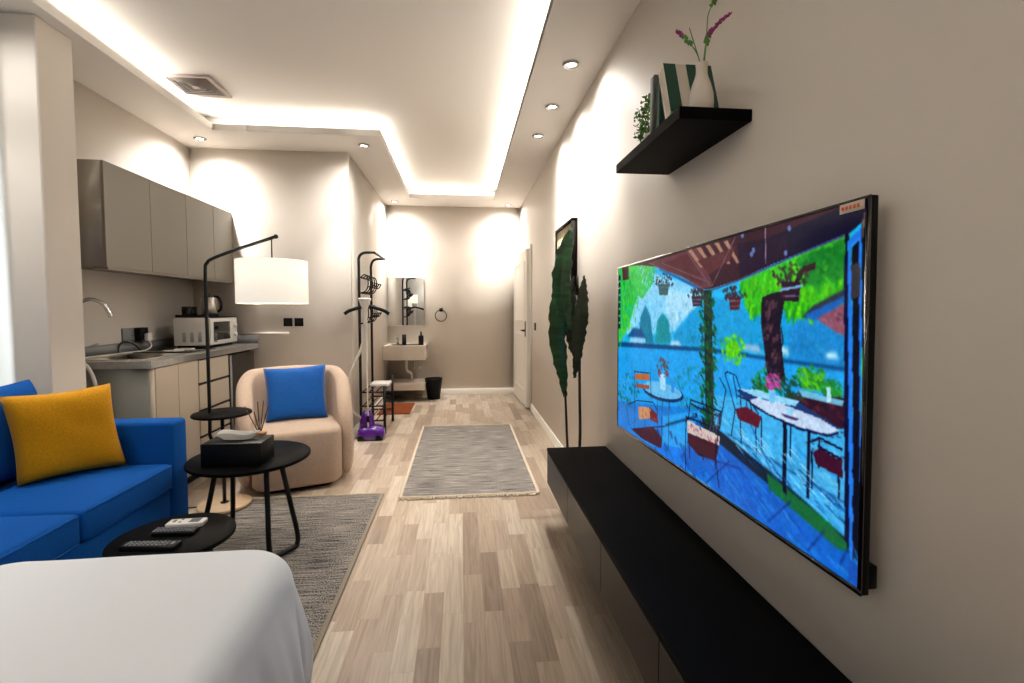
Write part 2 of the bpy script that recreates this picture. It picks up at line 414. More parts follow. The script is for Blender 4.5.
# ------------------------------------------------------------------ curtain
bm = bmn(); n = 150; y0, y1 = .35, 2.7
def fold(t): return .035*math.sin(t*46)+.012*math.sin(t*113+1)
gr = []
for i in range(n+1):
    t = i/n; y = y0+(y1-y0)*t
    gr.append([bm.verts.new((-2.35+fold(t*1.35)*(.7+.3*k/8)+.004*math.sin(k+t*30), y, .02+2.74*k/8)) for k in range(9)])
for i in range(n):
    for k in range(8): bm.faces.new((gr[i][k], gr[i+1][k], gr[i+1][k+1], gr[i][k+1]))
cu = obj('curtain', bm, 'curtain'); s = cu.modifiers.new('s', 'SOLIDIFY'); s.thickness = .003
tag(cu, 'pale grey linen curtain hanging behind the blue sofa', 'curtain')

# ------------------------------------------------------------------ kitchen
K = thing('wall_cabinet', 'taupe wall cabinet with four doors above the kitchen worktop', 'cabinet', (-2.35, 4.0, 1.54))
ZC0, ZC1, YC0, YC1, XD = 1.56, 2.20, 3.2, YK-.002, -2.165
obj('body', B(XL+.002, XD-.02, YC0, YC1, ZC0, ZC1), 'cab_side', K)
obj('light_rail', B(-2.26, XD-.005, YC0+.02, YC1-.02, ZC0-.022, ZC0-.001), 'cab', K, flat=True)
ys = [YC0, 3.64, 4.08, 4.5, YC1]
for a, b in zip(ys, ys[1:]):
    obj('door', B(XD-.018, XD, a+.002, b-.002, ZC0-.005, ZC1, .0015, 1), 'cab', K)
Bc = thing('base_cabinet', 'beige base cabinet with two doors and three drawers under the worktop', 'cabinet', (-2.2, 3.8, 0))
XB = -1.965
obj('body', B(XL+.002, XB-.02, 3.26, 4.29, .08, .917), 'cab_low_side', Bc)
obj('plinth', B(XL+.01, XB-.06, 3.25, 4.28, 0, .08), 'dark_gap', Bc)
obj('end_strip', B(XB-.02, XB-.003, 3.26, 3.292, .08, .915), 'cab_low', Bc)
for a, b in ((3.294, 3.545), (3.545, 3.795)):
    obj('door', B(XB-.018, XB, a+.0015, b-.0015, .085, .912, .0015, 1), 'cab_low', Bc)
obj('drawer_recess', B(XB-.03, XB-.012, 3.797, 4.28, .085, .915), 'dark_gap', Bc)
for a, b in ((.085, .310), (.332, .510), (.532, .715), (.737, .905)):
    obj('drawer', B(XB-.018, XB, 3.81, 4.265, a, b, .0015, 1), 'cab_low', Bc)
F = thing('bar_fridge', 'small dark glass-door fridge under the far end of the worktop', 'fridge', (-2.2, 4.55, 0))
obj('body', B(XL+.005, -2.02, 4.31, YK-.012, .01, .90, .004), 'black_pl', F)
obj('door', B(-2.02, -1.985, 4.33, YK-.03, .05, .895, .004), 'glass_black', F)
obj('door_frame', B(-1.985, -1.98, 4.33, 4.36, .05, .895), 'grey_pl', F)
wt = thing('worktop', 'grey stone kitchen worktop with inset sink and dark upstand', 'worktop', (-2.2, 4.0, .9))
SX0, SX1, SY0, SY1 = -2.43, -2.08, 3.36, 3.76
bm = bmn()
Z0, Z1, XF = .918, .963, -1.955
for a in ((XL+.001, XF, 3.24, SY0), (XL+.001, XF, SY1, YK-.001), (XL+.001, SX0, SY0, SY1), (SX1, XF, SY0, SY1)): box(bm, *a, Z0, Z1)
bmesh.ops.remove_doubles(bm, verts=bm.verts, dist=.0005)
obj('slab', bm, 'stone', wt)
bm = bmn(); box(bm, XL+.001, XL+.02, 3.24, YK-.001, Z1, 1.04); box(bm, XL+.02, XF, YK-.02, YK-.001, Z1, 1.04)
obj('upstand', bm, 'upstand', wt)
bm = bmn()
box(bm, SX0, SX1, SY0, SY1, .81, .815); box(bm, SX0, SX0+.004, SY0, SY1, .815, Z1+.003); box(bm, SX1-.004, SX1, SY0, SY1, .815, Z1+.003)
box(bm, SX0, SX1, SY0, SY0+.004, .815, Z1+.003); box(bm, SX0, SX1, SY1-.004, SY1, .815, Z1+.003)
for a in ((SX0-.015, SX1+.015, SY0-.015, SY0), (SX0-.015, SX1+.015, SY1, SY1+.015), (SX0-.015, SX0, SY0, SY1), (SX1, SX1+.015, SY0, SY1)): box(bm, *a, Z1+.0005, Z1+.004)
obj('sink_basin', bm, 'steel', wt)
f = thing('kitchen_faucet', 'chrome gooseneck tap arching over the kitchen sink beside the pier', 'faucet', (-2.385, 3.24, Z1))
fx, fy = -2.385, 3.24
obj('base', lathe(bmn(), [(.03, 0), (.03, .012), (.022, .03), (.018, .05), (.018, .11)], (fx, fy, Z1), 24), 'chrome', f)
obj('spout', T([(fx, fy, Z1+.1), (fx, fy, 1.27), (fx+.02, fy+.01, 1.33), (fx+.075, fy+.02, 1.355), (fx+.135, fy+.035, 1.33), (fx+.165, fy+.045, 1.27), (fx+.172, fy+.048, 1.245)], .012, 12, 6), 'chrome', f)
obj('lever', T([(fx, fy, 1.04), (fx+.03, fy+.015, 1.05), (fx+.10, fy+.04, 1.075)], .006, 8), 'chrome', f)
tag(obj('drain_hose', T([(-2.37, 3.13, 1.02), (-2.33, 3.15, 1.0), (-2.27, 3.17, .93), (-2.235, 3.175, .80), (-2.235, 3.18, .60), (-2.25, 3.18, .45), (-2.26, 3.17, .02)], .011, 10, 6), 'hose'),
    'white flexible water hose hanging beside the near end of worktop', 'hose')
hb = thing('cooktop', 'flat black glass cooktop with pale rings set on worktop', 'cooktop', (-2.25, 3.98, Z1))
obj('plate', B(-2.47, -2.03, 3.84, 4.2, Z1+.001, Z1+.009, .003), 'glass_black', hb)
for yy in (3.95, 4.10):
    obj('ring', lathe(bmn(), [(.072, 0), (.072, .003), (.06, .004), (.058, .004), (.058, 0)], (-2.22, yy, Z1+.009), 32, cap=False), 'white_pl', hb)
mw = thing('microwave', 'small white microwave oven standing on the kitchen worktop', 'microwave', (-2.27, 4.47, Z1))
MX0, MX1, MY0, MY1, MZ0, MZ1 = -2.375, -2.105, 4.235, 4.72, .988, 1.22
obj('body', B(MX0, MX1, MY0, MY1, MZ0, MZ1, .005), 'white_pl', mw)
bm = bmn()
for k in range(5):
    x = MX0+.07+k*.062
    for j in range(3): box(bm, x+j*.009, x+j*.009+.005, MY0-.0015, MY0+.002, MZ0+.03, MZ0+.11)
obj('vent_slots', bm, 'grey_pl', mw)
obj('stand', B(MX0+.02, MX1-.02, MY0+.02, MY1-.02, Z1+.001, MZ0-.001), 'black_pl', mw)
dr = obj('door', B(MX1, MX1+.02, MY0+.004, MY1-.10, MZ0+.005, MZ1-.005, .004), 'white_pl', mw)
obj('glass', B(MX1+.0195, MX1+.023, MY0+.05, MY1-.15, MZ0+.04, MZ1-.035, .001), 'glass_black', dr)
cp = obj('control_panel', B(MX1, MX1+.017, MY1-.098, MY1-.004, MZ0+.005, MZ1-.005, .004), 'white_pl', mw)
for z in (MZ0+.075, MZ0+.16):
    bm = lathe(bmn(), [(.02, 0), (.02, .014), (.016, .018)], (0, 0, 0), 20)
    bmesh.ops.rotate(bm, verts=bm.verts, matrix=Matrix.Rotation(R(90), 3, 'Y')); bmesh.ops.translate(bm, verts=bm.verts, vec=(MX1+.017, MY1-.05, z))
    obj('knob', bm, 'white_pl', cp)
tr = obj('serving_tray', box(B(MX0-.0, MX1+.02, MY0+.03, MY1-.02, MZ1+.001, MZ1+.008, .002), MX0, MX1+.02, MY0+.03, MY0+.042, MZ1+.008, MZ1+.024), 'black_pl')
tag(tr, 'thin black tray lying on top of the microwave', 'tray')
ke = thing('electric_kettle', 'brushed steel electric kettle on the black tray above microwave', 'kettle', (-2.19, 4.45, MZ1+.01))
kx, ky, kz = -2.19, 4.45, MZ1+.009
obj('base', cyl(bmn(), (kx, ky), .068, kz, kz+.02, 28, .004), 'black_pl', ke)
obj('body', lathe(bmn(), [(.058, .021), (.066, .03), (.066, .065), (.062, .11), (.052, .155), (.046, .165)], (kx, ky, kz), 32), 'steel', ke)
lid = obj('lid', lathe(bmn(), [(.046, .165), (.040, .176), (.02, .182), (.008, .183), (.008, .193), (.0, .195)], (kx, ky, kz), 28, cap=False), 'black_pl', ke)
obj('handle', T([(kx+.038, ky, kz+.172), (kx+.072, ky, kz+.168), (kx+.094, ky, kz+.12), (kx+.090, ky, kz+.065), (kx+.062, ky, kz+.04)], .011, 10, 5), 'black_pl', ke)
obj('spout', prism(bmn(), [(kx-.044, kz+.158), (kx-.075, kz+.157), (kx-.058, kz+.11)], 'y', ky-.018, ky+.018), 'steel', ke)
k0 = thing('black_mug', 'black mug on the microwave tray, the one nearer the kettle', 'mug', (-2.32, 4.34, kz), 'mugs on the microwave tray')
bm = lathe(bmn(), [(.034, 0), (.038, .01), (.038, .085), (.035, .085), (.034, .012)], (-2.32, 4.34, kz), 24)
obj('cup', bm, 'black_pl', k0)
obj('handle', T([(-2.32, 4.302, kz+.07), (-2.32, 4.28, kz+.065), (-2.32, 4.278, kz+.03), (-2.32, 4.304, kz+.02)], .005, 8, 4), 'black_pl', k0)
k1 = copy_tree(k0); k1.location.x = -2.335; k1.location.y = 4.44; k1['label'] = 'black mug on the microwave tray, the one farther from the kettle'
# sockets on the kitchen walls
def socket(x0, x1, y0, y1, z0, z1, lab, m='black_pl', grp=None, ax='y'):
    s = thing('wall_socket', lab, 'socket', ((x0+x1)/2, (y0+y1)/2, (z0+z1)/2), grp)
    obj('plate', B(x0, x1, y0, y1, z0, z1, .002), m, s)
    xc, yc, zc = (x0+x1)/2, (y0+y1)/2, (z0+z1)/2
    bm = bmn()
    if ax == 'y':
        for dx, dz in ((0, .012), (-.012, -.008), (.012, -.008)): box(bm, xc+dx-.003, xc+dx+.003, y0-.001, y0+.001, zc+dz-.005, zc+dz+.005)
    else:
        for dy, dz in ((0, .012), (-.012, -.008), (.012, -.008)): box(bm, x1-.001, x1+.001, yc+dy-.003, yc+dy+.003, zc+dz-.005, zc+dz+.005)
    obj('pin_holes', bm, 'dark_gap', s); return s
socket(-1.716, -1.634, YK-.01, YK, 1.125, 1.205, 'black wall socket right of kitchen cabinets, the left one of the pair', grp='black sockets on the kitchen end wall')
socket(-1.614, -1.532, YK-.01, YK, 1.125, 1.205, 'black wall socket right of kitchen cabinets, the right one of the pair', grp='black sockets on the kitchen end wall')
socket(XL, XL+.012, 3.86, 4.08, 1.05, 1.15, 'grey double wall socket with plugs above the kitchen sink', 'grey_pl', ax='x')
p = thing('power_plug', 'black adapter plug with white top in socket above sink', 'plug', (XL+.04, 4.03, 1.1))
obj('body', B(XL+.013, XL+.06, 3.98, 4.075, 1.045, 1.15, .005), 'black_pl', p)
obj('cap', B(XL+.06, XL+.09, 4.02, 4.075, 1.045, 1.105, .006), 'white_pl', p)
tag(obj('power_cable', T([(XL+.08, 4.05, 1.045), (XL+.09, 4.05, 1.0), (XL+.10, 3.95, .975), (XL+.07, 3.75, .972), (XL+.06, 3.5, .972), (XL+.06, 3.3, .975), (XL+.1, 3.2, 1.0)], .006, 8, 6), 'hose'),
    'white power cable running from the sink socket along the worktop', 'cable')
tag(obj('appliance_cable', T([(XL+.035, 4.02, .970), (XL+.035, 3.93, 1.03), (XL+.035, 3.82, 1.05), (XL+.035, 3.78, 1.02), (XL+.035, 3.77, .970)], .005, 8, 6), 'black_pl'),
    'black cable looping up from the worktop under the sink socket', 'cable')

# ------------------------------------------------------------------ far end: basin, mirror, towel ring, bin
s = thing('wash_basin', 'pale marbled block wash basin on the far wall below mirror', 'basin', (-.82, 7.0, .58))
BX0, BX1, BY0, BY1 = XC+.002, -.515, 6.75, YB-.002
bm = bmn(); ix0, ix1, iy0, iy1 = BX0+.07, BX1-.07, BY0+.07, BY1-.12
box(bm, BX0, BX1, BY0, BY1, .58, .69)
for a in ((BX0, BX1, BY0, iy0), (BX0, BX1, iy1, BY1), (BX0, ix0, iy0, iy1), (ix1, BX1, iy0, iy1)): box(bm, *a, .69, .778)
bmesh.ops.remove_doubles(bm, verts=bm.verts, dist=.0005)
obj('basin_block', bm, 'marble', s)
obj('drain', cyl(bmn(), ((ix0+ix1)/2, (iy0+iy1)/2), .025, .69, .694), 'chrome', s)
bm = T([(-.80, 7.0, .58), (-.80, 7.0, .42), (-.77, 7.02, .38), (-.74, 7.06, .35), (-.74, 7.1, .27)], .02, 12, 5)
obj('drain_pipe', bm, 'hose', s)
for x in (-.70, -.62):
    bm = T([(x, YB-.01, .42), (x, YB-.06, .42), (x, YB-.07, .58)], .008, 8); ball(bm, (x, YB-.06, .42), .018)
    obj('shutoff_valve', bm, 'chrome', s)
t = thing('basin_faucet', 'small chrome tap on the left of the wash basin', 'faucet', (-.93, 7.1, .778))
obj('body', cyl(bmn(), (-.93, 7.1), .02, .778, .90, 20, .003), 'chrome', t)
obj('spout', T([(-.93, 7.1, .87), (-.93, 7.05, .885), (-.93, 6.98, .87)], .011, 10, 4), 'chrome', t)
obj('lever', T([(-.93, 7.1, .90), (-.96, 7.09, .925), (-1.0, 7.08, .935)], .006, 8, 3), 'chrome', t)
tag(obj('toothbrush_cup', lathe(bmn(), [(.028, 0), (.03, .006), (.03, .15), (.027, .15), (.026, .01)], (-.815, 6.9, .779), 20), 'black_pl'), 'tall plain black cup on the basin edge', 'cup')
sd = thing('soap_dispenser', 'black pump soap dispenser at the right end of basin', 'soap dispenser', (-.58, 6.9, .778))
obj('bottle', lathe(bmn(), [(.034, 0), (.037, .006), (.037, .12), (.03, .135), (.014, .14)], (-.58, 6.9, .779), 24), 'black_pl', sd)
obj('pump', tube(cyl(bmn(), (-.58, 6.9), .012, .919, .955, 14), [(-.58, 6.9, .955), (-.58, 6.9, .972), (-.58, 6.86, .972)], .007, 8), 'black_pl', sd)
sh = obj('lower_shelf', B(-1.06, -.52, 6.78, YB-.002, .15, .255, .004), 'marble')
tag(sh, 'pale marbled slab shelf low on the far wall under the basin', 'shelf')
mi = thing('wall_mirror', 'frameless rectangular mirror above the wash basin', 'mirror', (-.84, YB, 1.4))
obj('backing', B(XC+.004, -.562, YB-.014, YB-.001, 1.048, 1.748), 'white_pl', mi)
obj('glass', B(XC+.002, -.56, YB-.02, YB-.014, 1.046, 1.75, .002, 1), 'mirror', mi)
tg = thing('towel_ring', 'round black towel ring on the far wall right of mirror', 'towel ring', (-.31, YB, 1.2))
bm = bmn(); tube(bm, [(-.31+.083*math.sin(a), YB-.05, 1.19-.083*math.cos(a)) for a in [2*PI*k/36 for k in range(37)]], .0065, 8)
obj('ring', bm, 'black_metal', tg)
obj('mount', box(B(-.335, -.285, YB-.012, YB-.001, 1.25, 1.30, .004), -.318, -.302, YB-.055, YB-.012, 1.265, 1.285, .003), 'black_metal', tg)
wb = thing('waste_bin', 'black waste bin on the floor right of the basin shelf', 'bin', (-.41, 6.9, 0))
obj('bucket', lathe(bmn(), [(.085, .002), (.09, .004), (.124, .285), (.128, .3), (.121, .3), (.117, .284), (.086, .01)], (-.41, 6.93, 0), 32), 'black_pl', wb)
dm = thing('doormat', 'rust brown doormat on the floor under the wash basin', 'mat', (-.845, 6.25, 0))
obj('pile', B(-1.04, -.645, 5.93, 6.6, .001, .012, .004), 'mat_brown', dm)
sw = thing('light_switch', 'black light switch on the right wall beside the open door', 'switch', (XR, 5.69, 1.08))
obj('plate', B(XR-.01, XR, 5.65, 5.73, 1.035, 1.125, .002), 'black_pl', sw)
obj('rocker', B(XR-.014, XR-.009, 5.672, 5.708, 1.05, 1.11, .002), 'grey_pl', sw)

# ------------------------------------------------------------------ rugs
def rug(x0, x1, y0, y1, lab, seed, edge='cream'):
    r = thing('rug', lab, 'rug', ((x0+x1)/2, (y0+y1)/2, 0))
    rnd = random.Random(seed)
    bm = bmn(); nx, ny = 12, 40; g = []
    for i in range(nx+1):
        g.append([bm.verts.new((x0+(x1-x0)*i/nx, y0+(y1-y0)*j/ny, .009+.0015*math.sin(i*1.3+j*.5))) for j in range(ny+1)])
    for i in range(nx):
        for j in range(ny): bm.faces.new((g[i][j], g[i+1][j], g[i+1][j+1], g[i][j+1]))
    e = bmesh.ops.extrude_face_region(bm, geom=list(bm.faces)); bot = [v for v in e['geom'] if isinstance(v, bmesh.types.BMVert)]
    for v in bot: v.co.z = .001
    bmesh.ops.recalc_face_normals(bm, faces=bm.faces)
    obj('pile', bm, 'rug', r)
    bm = bmn()
    for a in ((x0-.012, x0+.010), (x1-.010, x1+.012)): box(bm, a[0], a[1], y0-.005, y1+.005, .001, .0135, .003)
    obj('border', bm, edge, r)
    bm = bmn()
    for yy, sg in ((y0, -1), (y1, 1)):
        tube(bm, [(x0-.01+(x1-x0+.02)*k/30, yy+.003*math.sin(k*2.1), .011) for k in range(31)], .007, 6)
        k = x0
        while k < x1:
            dx, dy = rnd.uniform(-.012, .012), rnd.uniform(.02, .034)
            tube(bm, [(k, yy, .010), (k+dx*.4, yy+sg*dy*.5, .008), (k+dx, yy+sg*dy, .004)], .0030, 5, r2=.0042)
            k += .0085
    fr = obj('fringe', bm, 'cream', r); fr['kind'] = 'stuff'
    return r
rug(-.425, .527, 3.27, 5.265, 'grey woven rug with cream fringe lying in the corridor', 1)
rug(-1.50, -.56, 1.37, 3.36, 'grey woven rug under the round black tables beside the bed', 2, 'grey_edge')

# ------------------------------------------------------------------ bed
bd = thing('bed', 'bed in the foreground under a smooth white duvet', 'bed', (-.91, .55, 0))
QX0, QX1, QY0, QY1 = -1.36, -.555, -.45, 1.49
obj('base', B(QX0+.03, QX1-.03, QY0, QY1-.04, .10, .30, .01), 'duvet', bd)
obj('mattress', B(QX0+.02, QX1-.02, QY0, QY1-.02, .301, .52, .05, 4), 'duvet', bd)
bm = bmn()
for x in (QX0+.1, QX1-.12):
    for y in (QY0+.1, QY1-.3): obj('leg', B(x, x+.05, y, y+.05, 0, .10), 'black_wood', bd)
bm.free()
bm = bmn(); rr = .075; ztop = .566; N1, N2 = 110, 150
ext = .52; cr = .10
ax0, ax1, ay0, ay1 = QX0-ext, QX1+ext, QY0-.02, QY1+ext
g = {}
rn = random.Random(3)
ph = [(rn.uniform(0, 6.28), rn.uniform(5, 16), rn.uniform(-9, 9), rn.uniform(.4, 1)) for _ in range(9)]
for i in range(N1+1):
    for j in range(N2+1):
        qx = ax0+(ax1-ax0)*i/N1; qy = ay0+(ay1-ay0)*j/N2
        px = min(max(qx, QX0+cr), QX1-cr); py = min(max(qy, QY0-1), QY1-cr)
        v = Vector((qx-px, qy-py)); d = v.length
        wr = sum(a*math.sin(kx*qx+ky*qy+p) for p, kx, ky, a in ph)/5
        if d < 1e-6:
            g[i, j] = bm.verts.new((qx, qy, ztop+.005*wr)); continue
        n = v/d; lim = cr-rr*.2
        if d <= lim: h, z = d, ztop
        else:
            e = d-lim
            if e < rr*PI/2: h = lim+rr*math.sin(e/rr); z = ztop-rr*(1-math.cos(e/rr))
            else:
                f_ = e-rr*PI/2; h = lim+rr+.02*f_+.028*math.sin(PI*min(1, f_/.45)); z = ztop-rr-f_
                ang = math.atan2(v.y, v.x); s = (px+py)*1.0+ang*.35
                h += (.018*math.sin(s*22+wr)+.010*math.sin(s*47+2*wr)+.005*math.sin(s*95+3*wr))*min(1, f_/.25)
        g[i, j] = bm.verts.new((px+n.x*h, py+n.y*h, max(.03+.01*wr, z+.004*wr)))
for i in range(N1):
    for j in range(N2): bm.faces.new((g[i, j], g[i+1, j], g[i+1, j+1], g[i, j+1]))
dq = obj('duvet', bm, 'duvet', bd, ang=80)
so = dq.modifiers.new('s', 'SOLIDIFY'); so.thickness = .008; so.offset = 0
su = dq.modifiers.new('u', 'SUBSURF'); su.levels = su.render_levels = 1

# ------------------------------------------------------------------ sofa
S = thing('sofa', 'bright blue fabric two-seat sofa against the curtained left wall', 'sofa', (-1.88, 2.0, 0))
SXB, SXF, SYN, SYF = -2.24, -1.49, 1.27, 2.755
obj('base', softbox(bmn(), SXB+.02, SXF-.012, SYN+.14, SYF-.142, .09, .372, .02), 'blue', S)
for a, b in ((SYN, SYN+.138), (SYF-.138, SYF)):
    obj('arm', softbox(bmn(), SXB+.01, SXF, a, b, .085, .712, .022), 'blue', S)
obj('back', softbox(bmn(), SXB, SXB+.12, SYN+.02, SYF-.02, .10, .78, .03), 'blue', S)
ym = (SYN+SYF)/2
for a, b in ((SYN+.142, ym-.003), (ym+.003, SYF-.142)):
    cs = obj('seat_cushion', softbox(bmn(), SXB+.125, SXF+.004, a, b, .374, .50, .022, .018), 'blue', S)
    bm = bmn()
    for z in (.383, .492): tube(bm, [(SXF+.0035, a+.018, z), (SXF+.0035, b-.018, z)], .0035, 6)
    obj('piping', bm, 'blue', cs)
    bc = obj('back_cushion', pillow(bmn(), [(-2.05, a+.01, .505), (-2.05, b-.01, .505), (-2.13, b-.02, .95), (-2.13, a+.02, .95)], .17, 18, .8, .003), 'blue', S)
for x in (SXB+.06, SXF-.06):
    for y in (SYN+.07, SYF-.07):
        obj('leg', lathe(bmn(), [(.014, 0), (.022, .085)], (x, y, 0), 16), 'black_wood', S)
yp = obj('throw_pillow', pillow(bmn(), [(-1.945, 2.285, .517), (-1.70, 2.60, .502), (-1.755, 2.585, .925), (-2.005, 2.29, .915)], .15, 22, .85, .004), 'yellow', origin=(-1.85, 2.45, .5))
tag(yp, 'mustard yellow cushion leaning in the corner of the blue sofa', 'cushion')

# ------------------------------------------------------------------ armchair (tub shape)
def armchair(loc, rot):
    A = thing('armchair', 'beige boucle tub armchair with a rounded back facing the television', 'armchair', loc)
    W, D = .785, .80; th = .115
    # plan path of the shell centreline: front left, round the back, front right
    hw = W/2-th/2; yb = D/2-th/2; yf = -D/2+.10; rc = hw-.02
    path = []
    for k in range(6): path.append((-hw-.0, yf+(yb-rc-yf)*k/6))
    for k in range(25):
        a = PI-PI*k/24; path.append((hw*math.cos(a), yb-rc+rc*math.sin(a)))
    for k in range(5, -1, -1): path.append((hw, yf+(yb-rc-yf)*k/6))
    # chord lengths -> height
    L = [0]
    for p, q in zip(path, path[1:]): L.append(L[-1]+math.dist(p, q))
    bm = bmn(); rings = []
    n = len(path)
    for i, (x, y) in enumerate(path):
        t = L[i]/L[-1]; s = math.sin(PI*t)
        top = .52+.30*min(1, s*1.25)**1.1
        a = path[max(i-1, 0)]; b = path[min(i+1, n-1)]
        tx, ty = b[0]-a[0], b[1]-a[1]; l = math.hypot(tx, ty); ox, oy = -ty/l, tx/l   # outward
        endk = min(i, n-1-i); tt = th*(.55+.45*min(1, endk/2.0))
        ring = []
        prof = []
        for k in range(9):       # rounded top
            u = PI*k/8; prof.append((math.cos(u)*tt/2, top-tt/2+math.sin(u)*tt/2))
        prof = [(tt/2*.86, .035), (tt/2+.012, .16), (tt/2+.012, .32)]+prof+[(-tt/2, .30), (-tt/2, .035)]
        drop = .10*max(0, 1-endk/3)**2
        for u, z in prof:
            zz = z-(drop if z > .33 else 0)
            lean = .035*max(0, (zz-.35)/.45)*s
            ring.append(bm.verts.new((x+ox*(u+lean), y+oy*(u+lean), zz)))
        rings.append(ring)
    m = len(rings[0])
    for P, Q in zip(rings, rings[1:]):
        for k in range(m): bm.faces.new((P[k], P[(k+1) % m], Q[(k+1) % m], Q[k]))
    for ring in (rings[0], rings[-1]): bm.faces.new(ring)
    bmesh.ops.recalc_face_normals(bm, faces=bm.faces)
    sh = obj('shell', bm, 'boucle', ang=80); sh.parent = A
    m_ = sh.modifiers.new('u', 'SUBSURF'); m_.levels = m_.render_levels = 2
    def plan(w, y0, y1, r, nn=10):
        P = []
        for k in range(nn+1):
            a = -PI/2*(k/nn); P.append((w-r+r*math.cos(a), y0+r+r*math.sin(a)))
        for k in range(nn+1):
            a = -PI/2-PI/2*k/nn; P.append((-w+r+r*math.cos(a), y0+r+r*math.sin(a)))
        for k in range(nn+1):
            a = PI-PI*k/nn; P.append((w*math.cos(a), y1-w*.9+w*.9*math.sin(a)))
        return P
    def block(w, y0, y1, r, z0, z1, rt, crown=0):
        P = plan(w, y0, y1, r); cx_, cy_ = 0, (y0+y1)/2; bm = bmn(); rows = []
        for off, z in [(rt*.6, z0), (0, z0+rt*.6)]+[(0, z1-rt)]+[(rt*(1-math.cos(PI/2*k/5)), z1-rt+rt*math.sin(PI/2*k/5)) for k in range(1, 6)]+[(.12, z1+crown*.6), (.22, z1+crown)]:
            row = []
            for x, y in P:
                dx, dy = x-cx_, y-cy_; l = math.hypot(dx, dy); k = (l-off)/l
                row.append(bm.verts.new((cx_+dx*k, cy_+dy*k, z)))
            rows.append(row)
        for a, b in zip(rows, rows[1:]):
            for k in range(len(P)): bm.faces.new((a[k], b[k], b[(k+1) % len(P)], a[(k+1) % len(P)]))
        bm.faces.new(rows[0]); bm.faces.new(rows[-1][::-1])
        bmesh.ops.recalc_face_normals(bm, faces=bm.faces); return bm
    o = obj('seat', block(.298, -D/2-.012, D/2-th-.01, .11, .035, .435, .04, .012), 'boucle', ang=60); o.parent = A
    o = obj('plinth', block(.24, -D/2+.06, D/2-th, .08, 0, .034, .004), 'black_wood'); o.parent = A
    A.rotation_euler = (0, 0, rot); return A
armchair((-1.285, 3.845, 0), R(20))
a20 = R(20)
def ac(x, y, z): return (-1.295+x*math.cos(a20)-y*math.sin(a20), 3.855+x*math.sin(a20)+y*math.cos(a20), z)
bp = obj('throw_pillow', pillow(bmn(), [ac(-.205, -.05, .437), ac(.235, -.05, .432), ac(.235, .08, .85), ac(-.215, .08, .835)], .15, 22, .8, .003), 'blue2', origin=ac(0, 0, .44))
tag(bp, 'bright blue square cushion on the seat of the beige armchair', 'cushion')

# ------------------------------------------------------------------ round black tables
def round_table(loc, r, h, lab, loops):
    t = thing('side_table', lab, 'table', loc)
    obj('tabletop', lathe(bmn(), [(r-.012, h-.022), (r, h-.016), (r, h-.004), (r-.004, h)], (loc[0], loc[1], 0), 64), 'black_wood', t)
    for ang, spread, sp in loops:
        a = R(ang); ux, uy = math.cos(a), math.sin(a); tx, ty = -uy, ux
        def P(rad, s, z): return (loc[0]+ux*rad+tx*s, loc[1]+uy*rad+ty*s, z)
        rt, rb = r*.62, r*spread
        pts = [P(rt, -sp*.45, h-.022), P(rb-.004, -sp*.92, .05), P(rb, -sp*.80, .018), P(rb, -sp*.55, .011), P(rb, sp*.55, .011), P(rb, sp*.80, .018), P(rb-.004, sp*.92, .05), P(rt, sp*.45, h-.022)]
        pts2 = [pts[0]]+[P(rt+(rb-rt)*q, -sp*(.45+.47*q), h-.022+(.05-h+.022)*q) for q in (.5, .93)]+pts[2:6]+[P(rt+(rb-rt)*q, sp*(.45+.47*q), h-.022+(.05-h+.022)*q) for q in (.93, .5)]+[pts[-1]]
        obj('leg', T(pts2, .013, 12, 4), 'black_metal', t)
    t.location.z = .016
    return t
TB = (-1.143, 2.70, 0)
round_table(TB, .30, .487, 'larger round black metal side table holding the tissue box', [(-33, .85, .095), (154, .86, .10)])
TS = (-1.165, 2.03, 0)
round_table(TS, .22, .367, 'smaller round black side table holding the remote controls', [(-25, .85, .08), (95, .85, .08), (215, .85, .08)])
# tissue box
tb = thing('tissue_box', 'black rectangular tissue box on the larger round table', 'tissue box', (-1.155, 2.59, .5))
obj('box', B(-1.30, -1.01, 2.505, 2.675, .501, .622, .004), 'black_pl', tb)
bm = bmn(); rings = []
for k in range(9):
    t = k/8; row = []
    for i in range(40):
        a = 2*PI*i/40; w = 1+.10*math.sin(a*5+t*2)*t+.05*math.sin(a*9)*t
        row.append(bm.verts.new((-1.165+(.055+.05*t)*math.cos(a)*w, 2.60+(.012+.03*t)*math.sin(a)*w, .607+.05*t+.006*math.sin(a*3+1)*t)))
    rings.append(row)
for a, b in zip(rings, rings[1:]):
    for i in range(40): bm.faces.new((a[i], a[(i+1) % 40], b[(i+1) % 40], b[i]))
ti = obj('tissue', bm, 'tissue', tb)
sm = ti.modifiers.new('s', 'SOLIDIFY'); sm.thickness = .002
# reed diffuser
df = thing('reed_diffuser', 'small reed diffuser with wooden cap behind the tissue box', 'diffuser', (-1.12, 2.80, .5))
obj('jar', lathe(bmn(), [(.033, -.014), (.037, .006), (.037, .055), (.03, .066), (.024, .07)], (-1.125, 2.78, .515), 24), 'black_pl', df)
obj('cap', lathe(bmn(), [(.018, .07), (.034, .085), (.036, .095), (.022, .1)], (-1.125, 2.78, .515), 24), 'wood_cap', df)
for dx, dy, hh in ((-.085, .02, .21), (-.008, .0, .25), (.012, .03, .25), (.045, .01, .215), (-.02, -.02, .18)):
    obj('reed', T([(-1.125+dx*.12, 2.78+dy*.12, .61), (-1.125+dx, 2.78+dy, .60+hh*.72)], .0028, 6), 'reed', df)
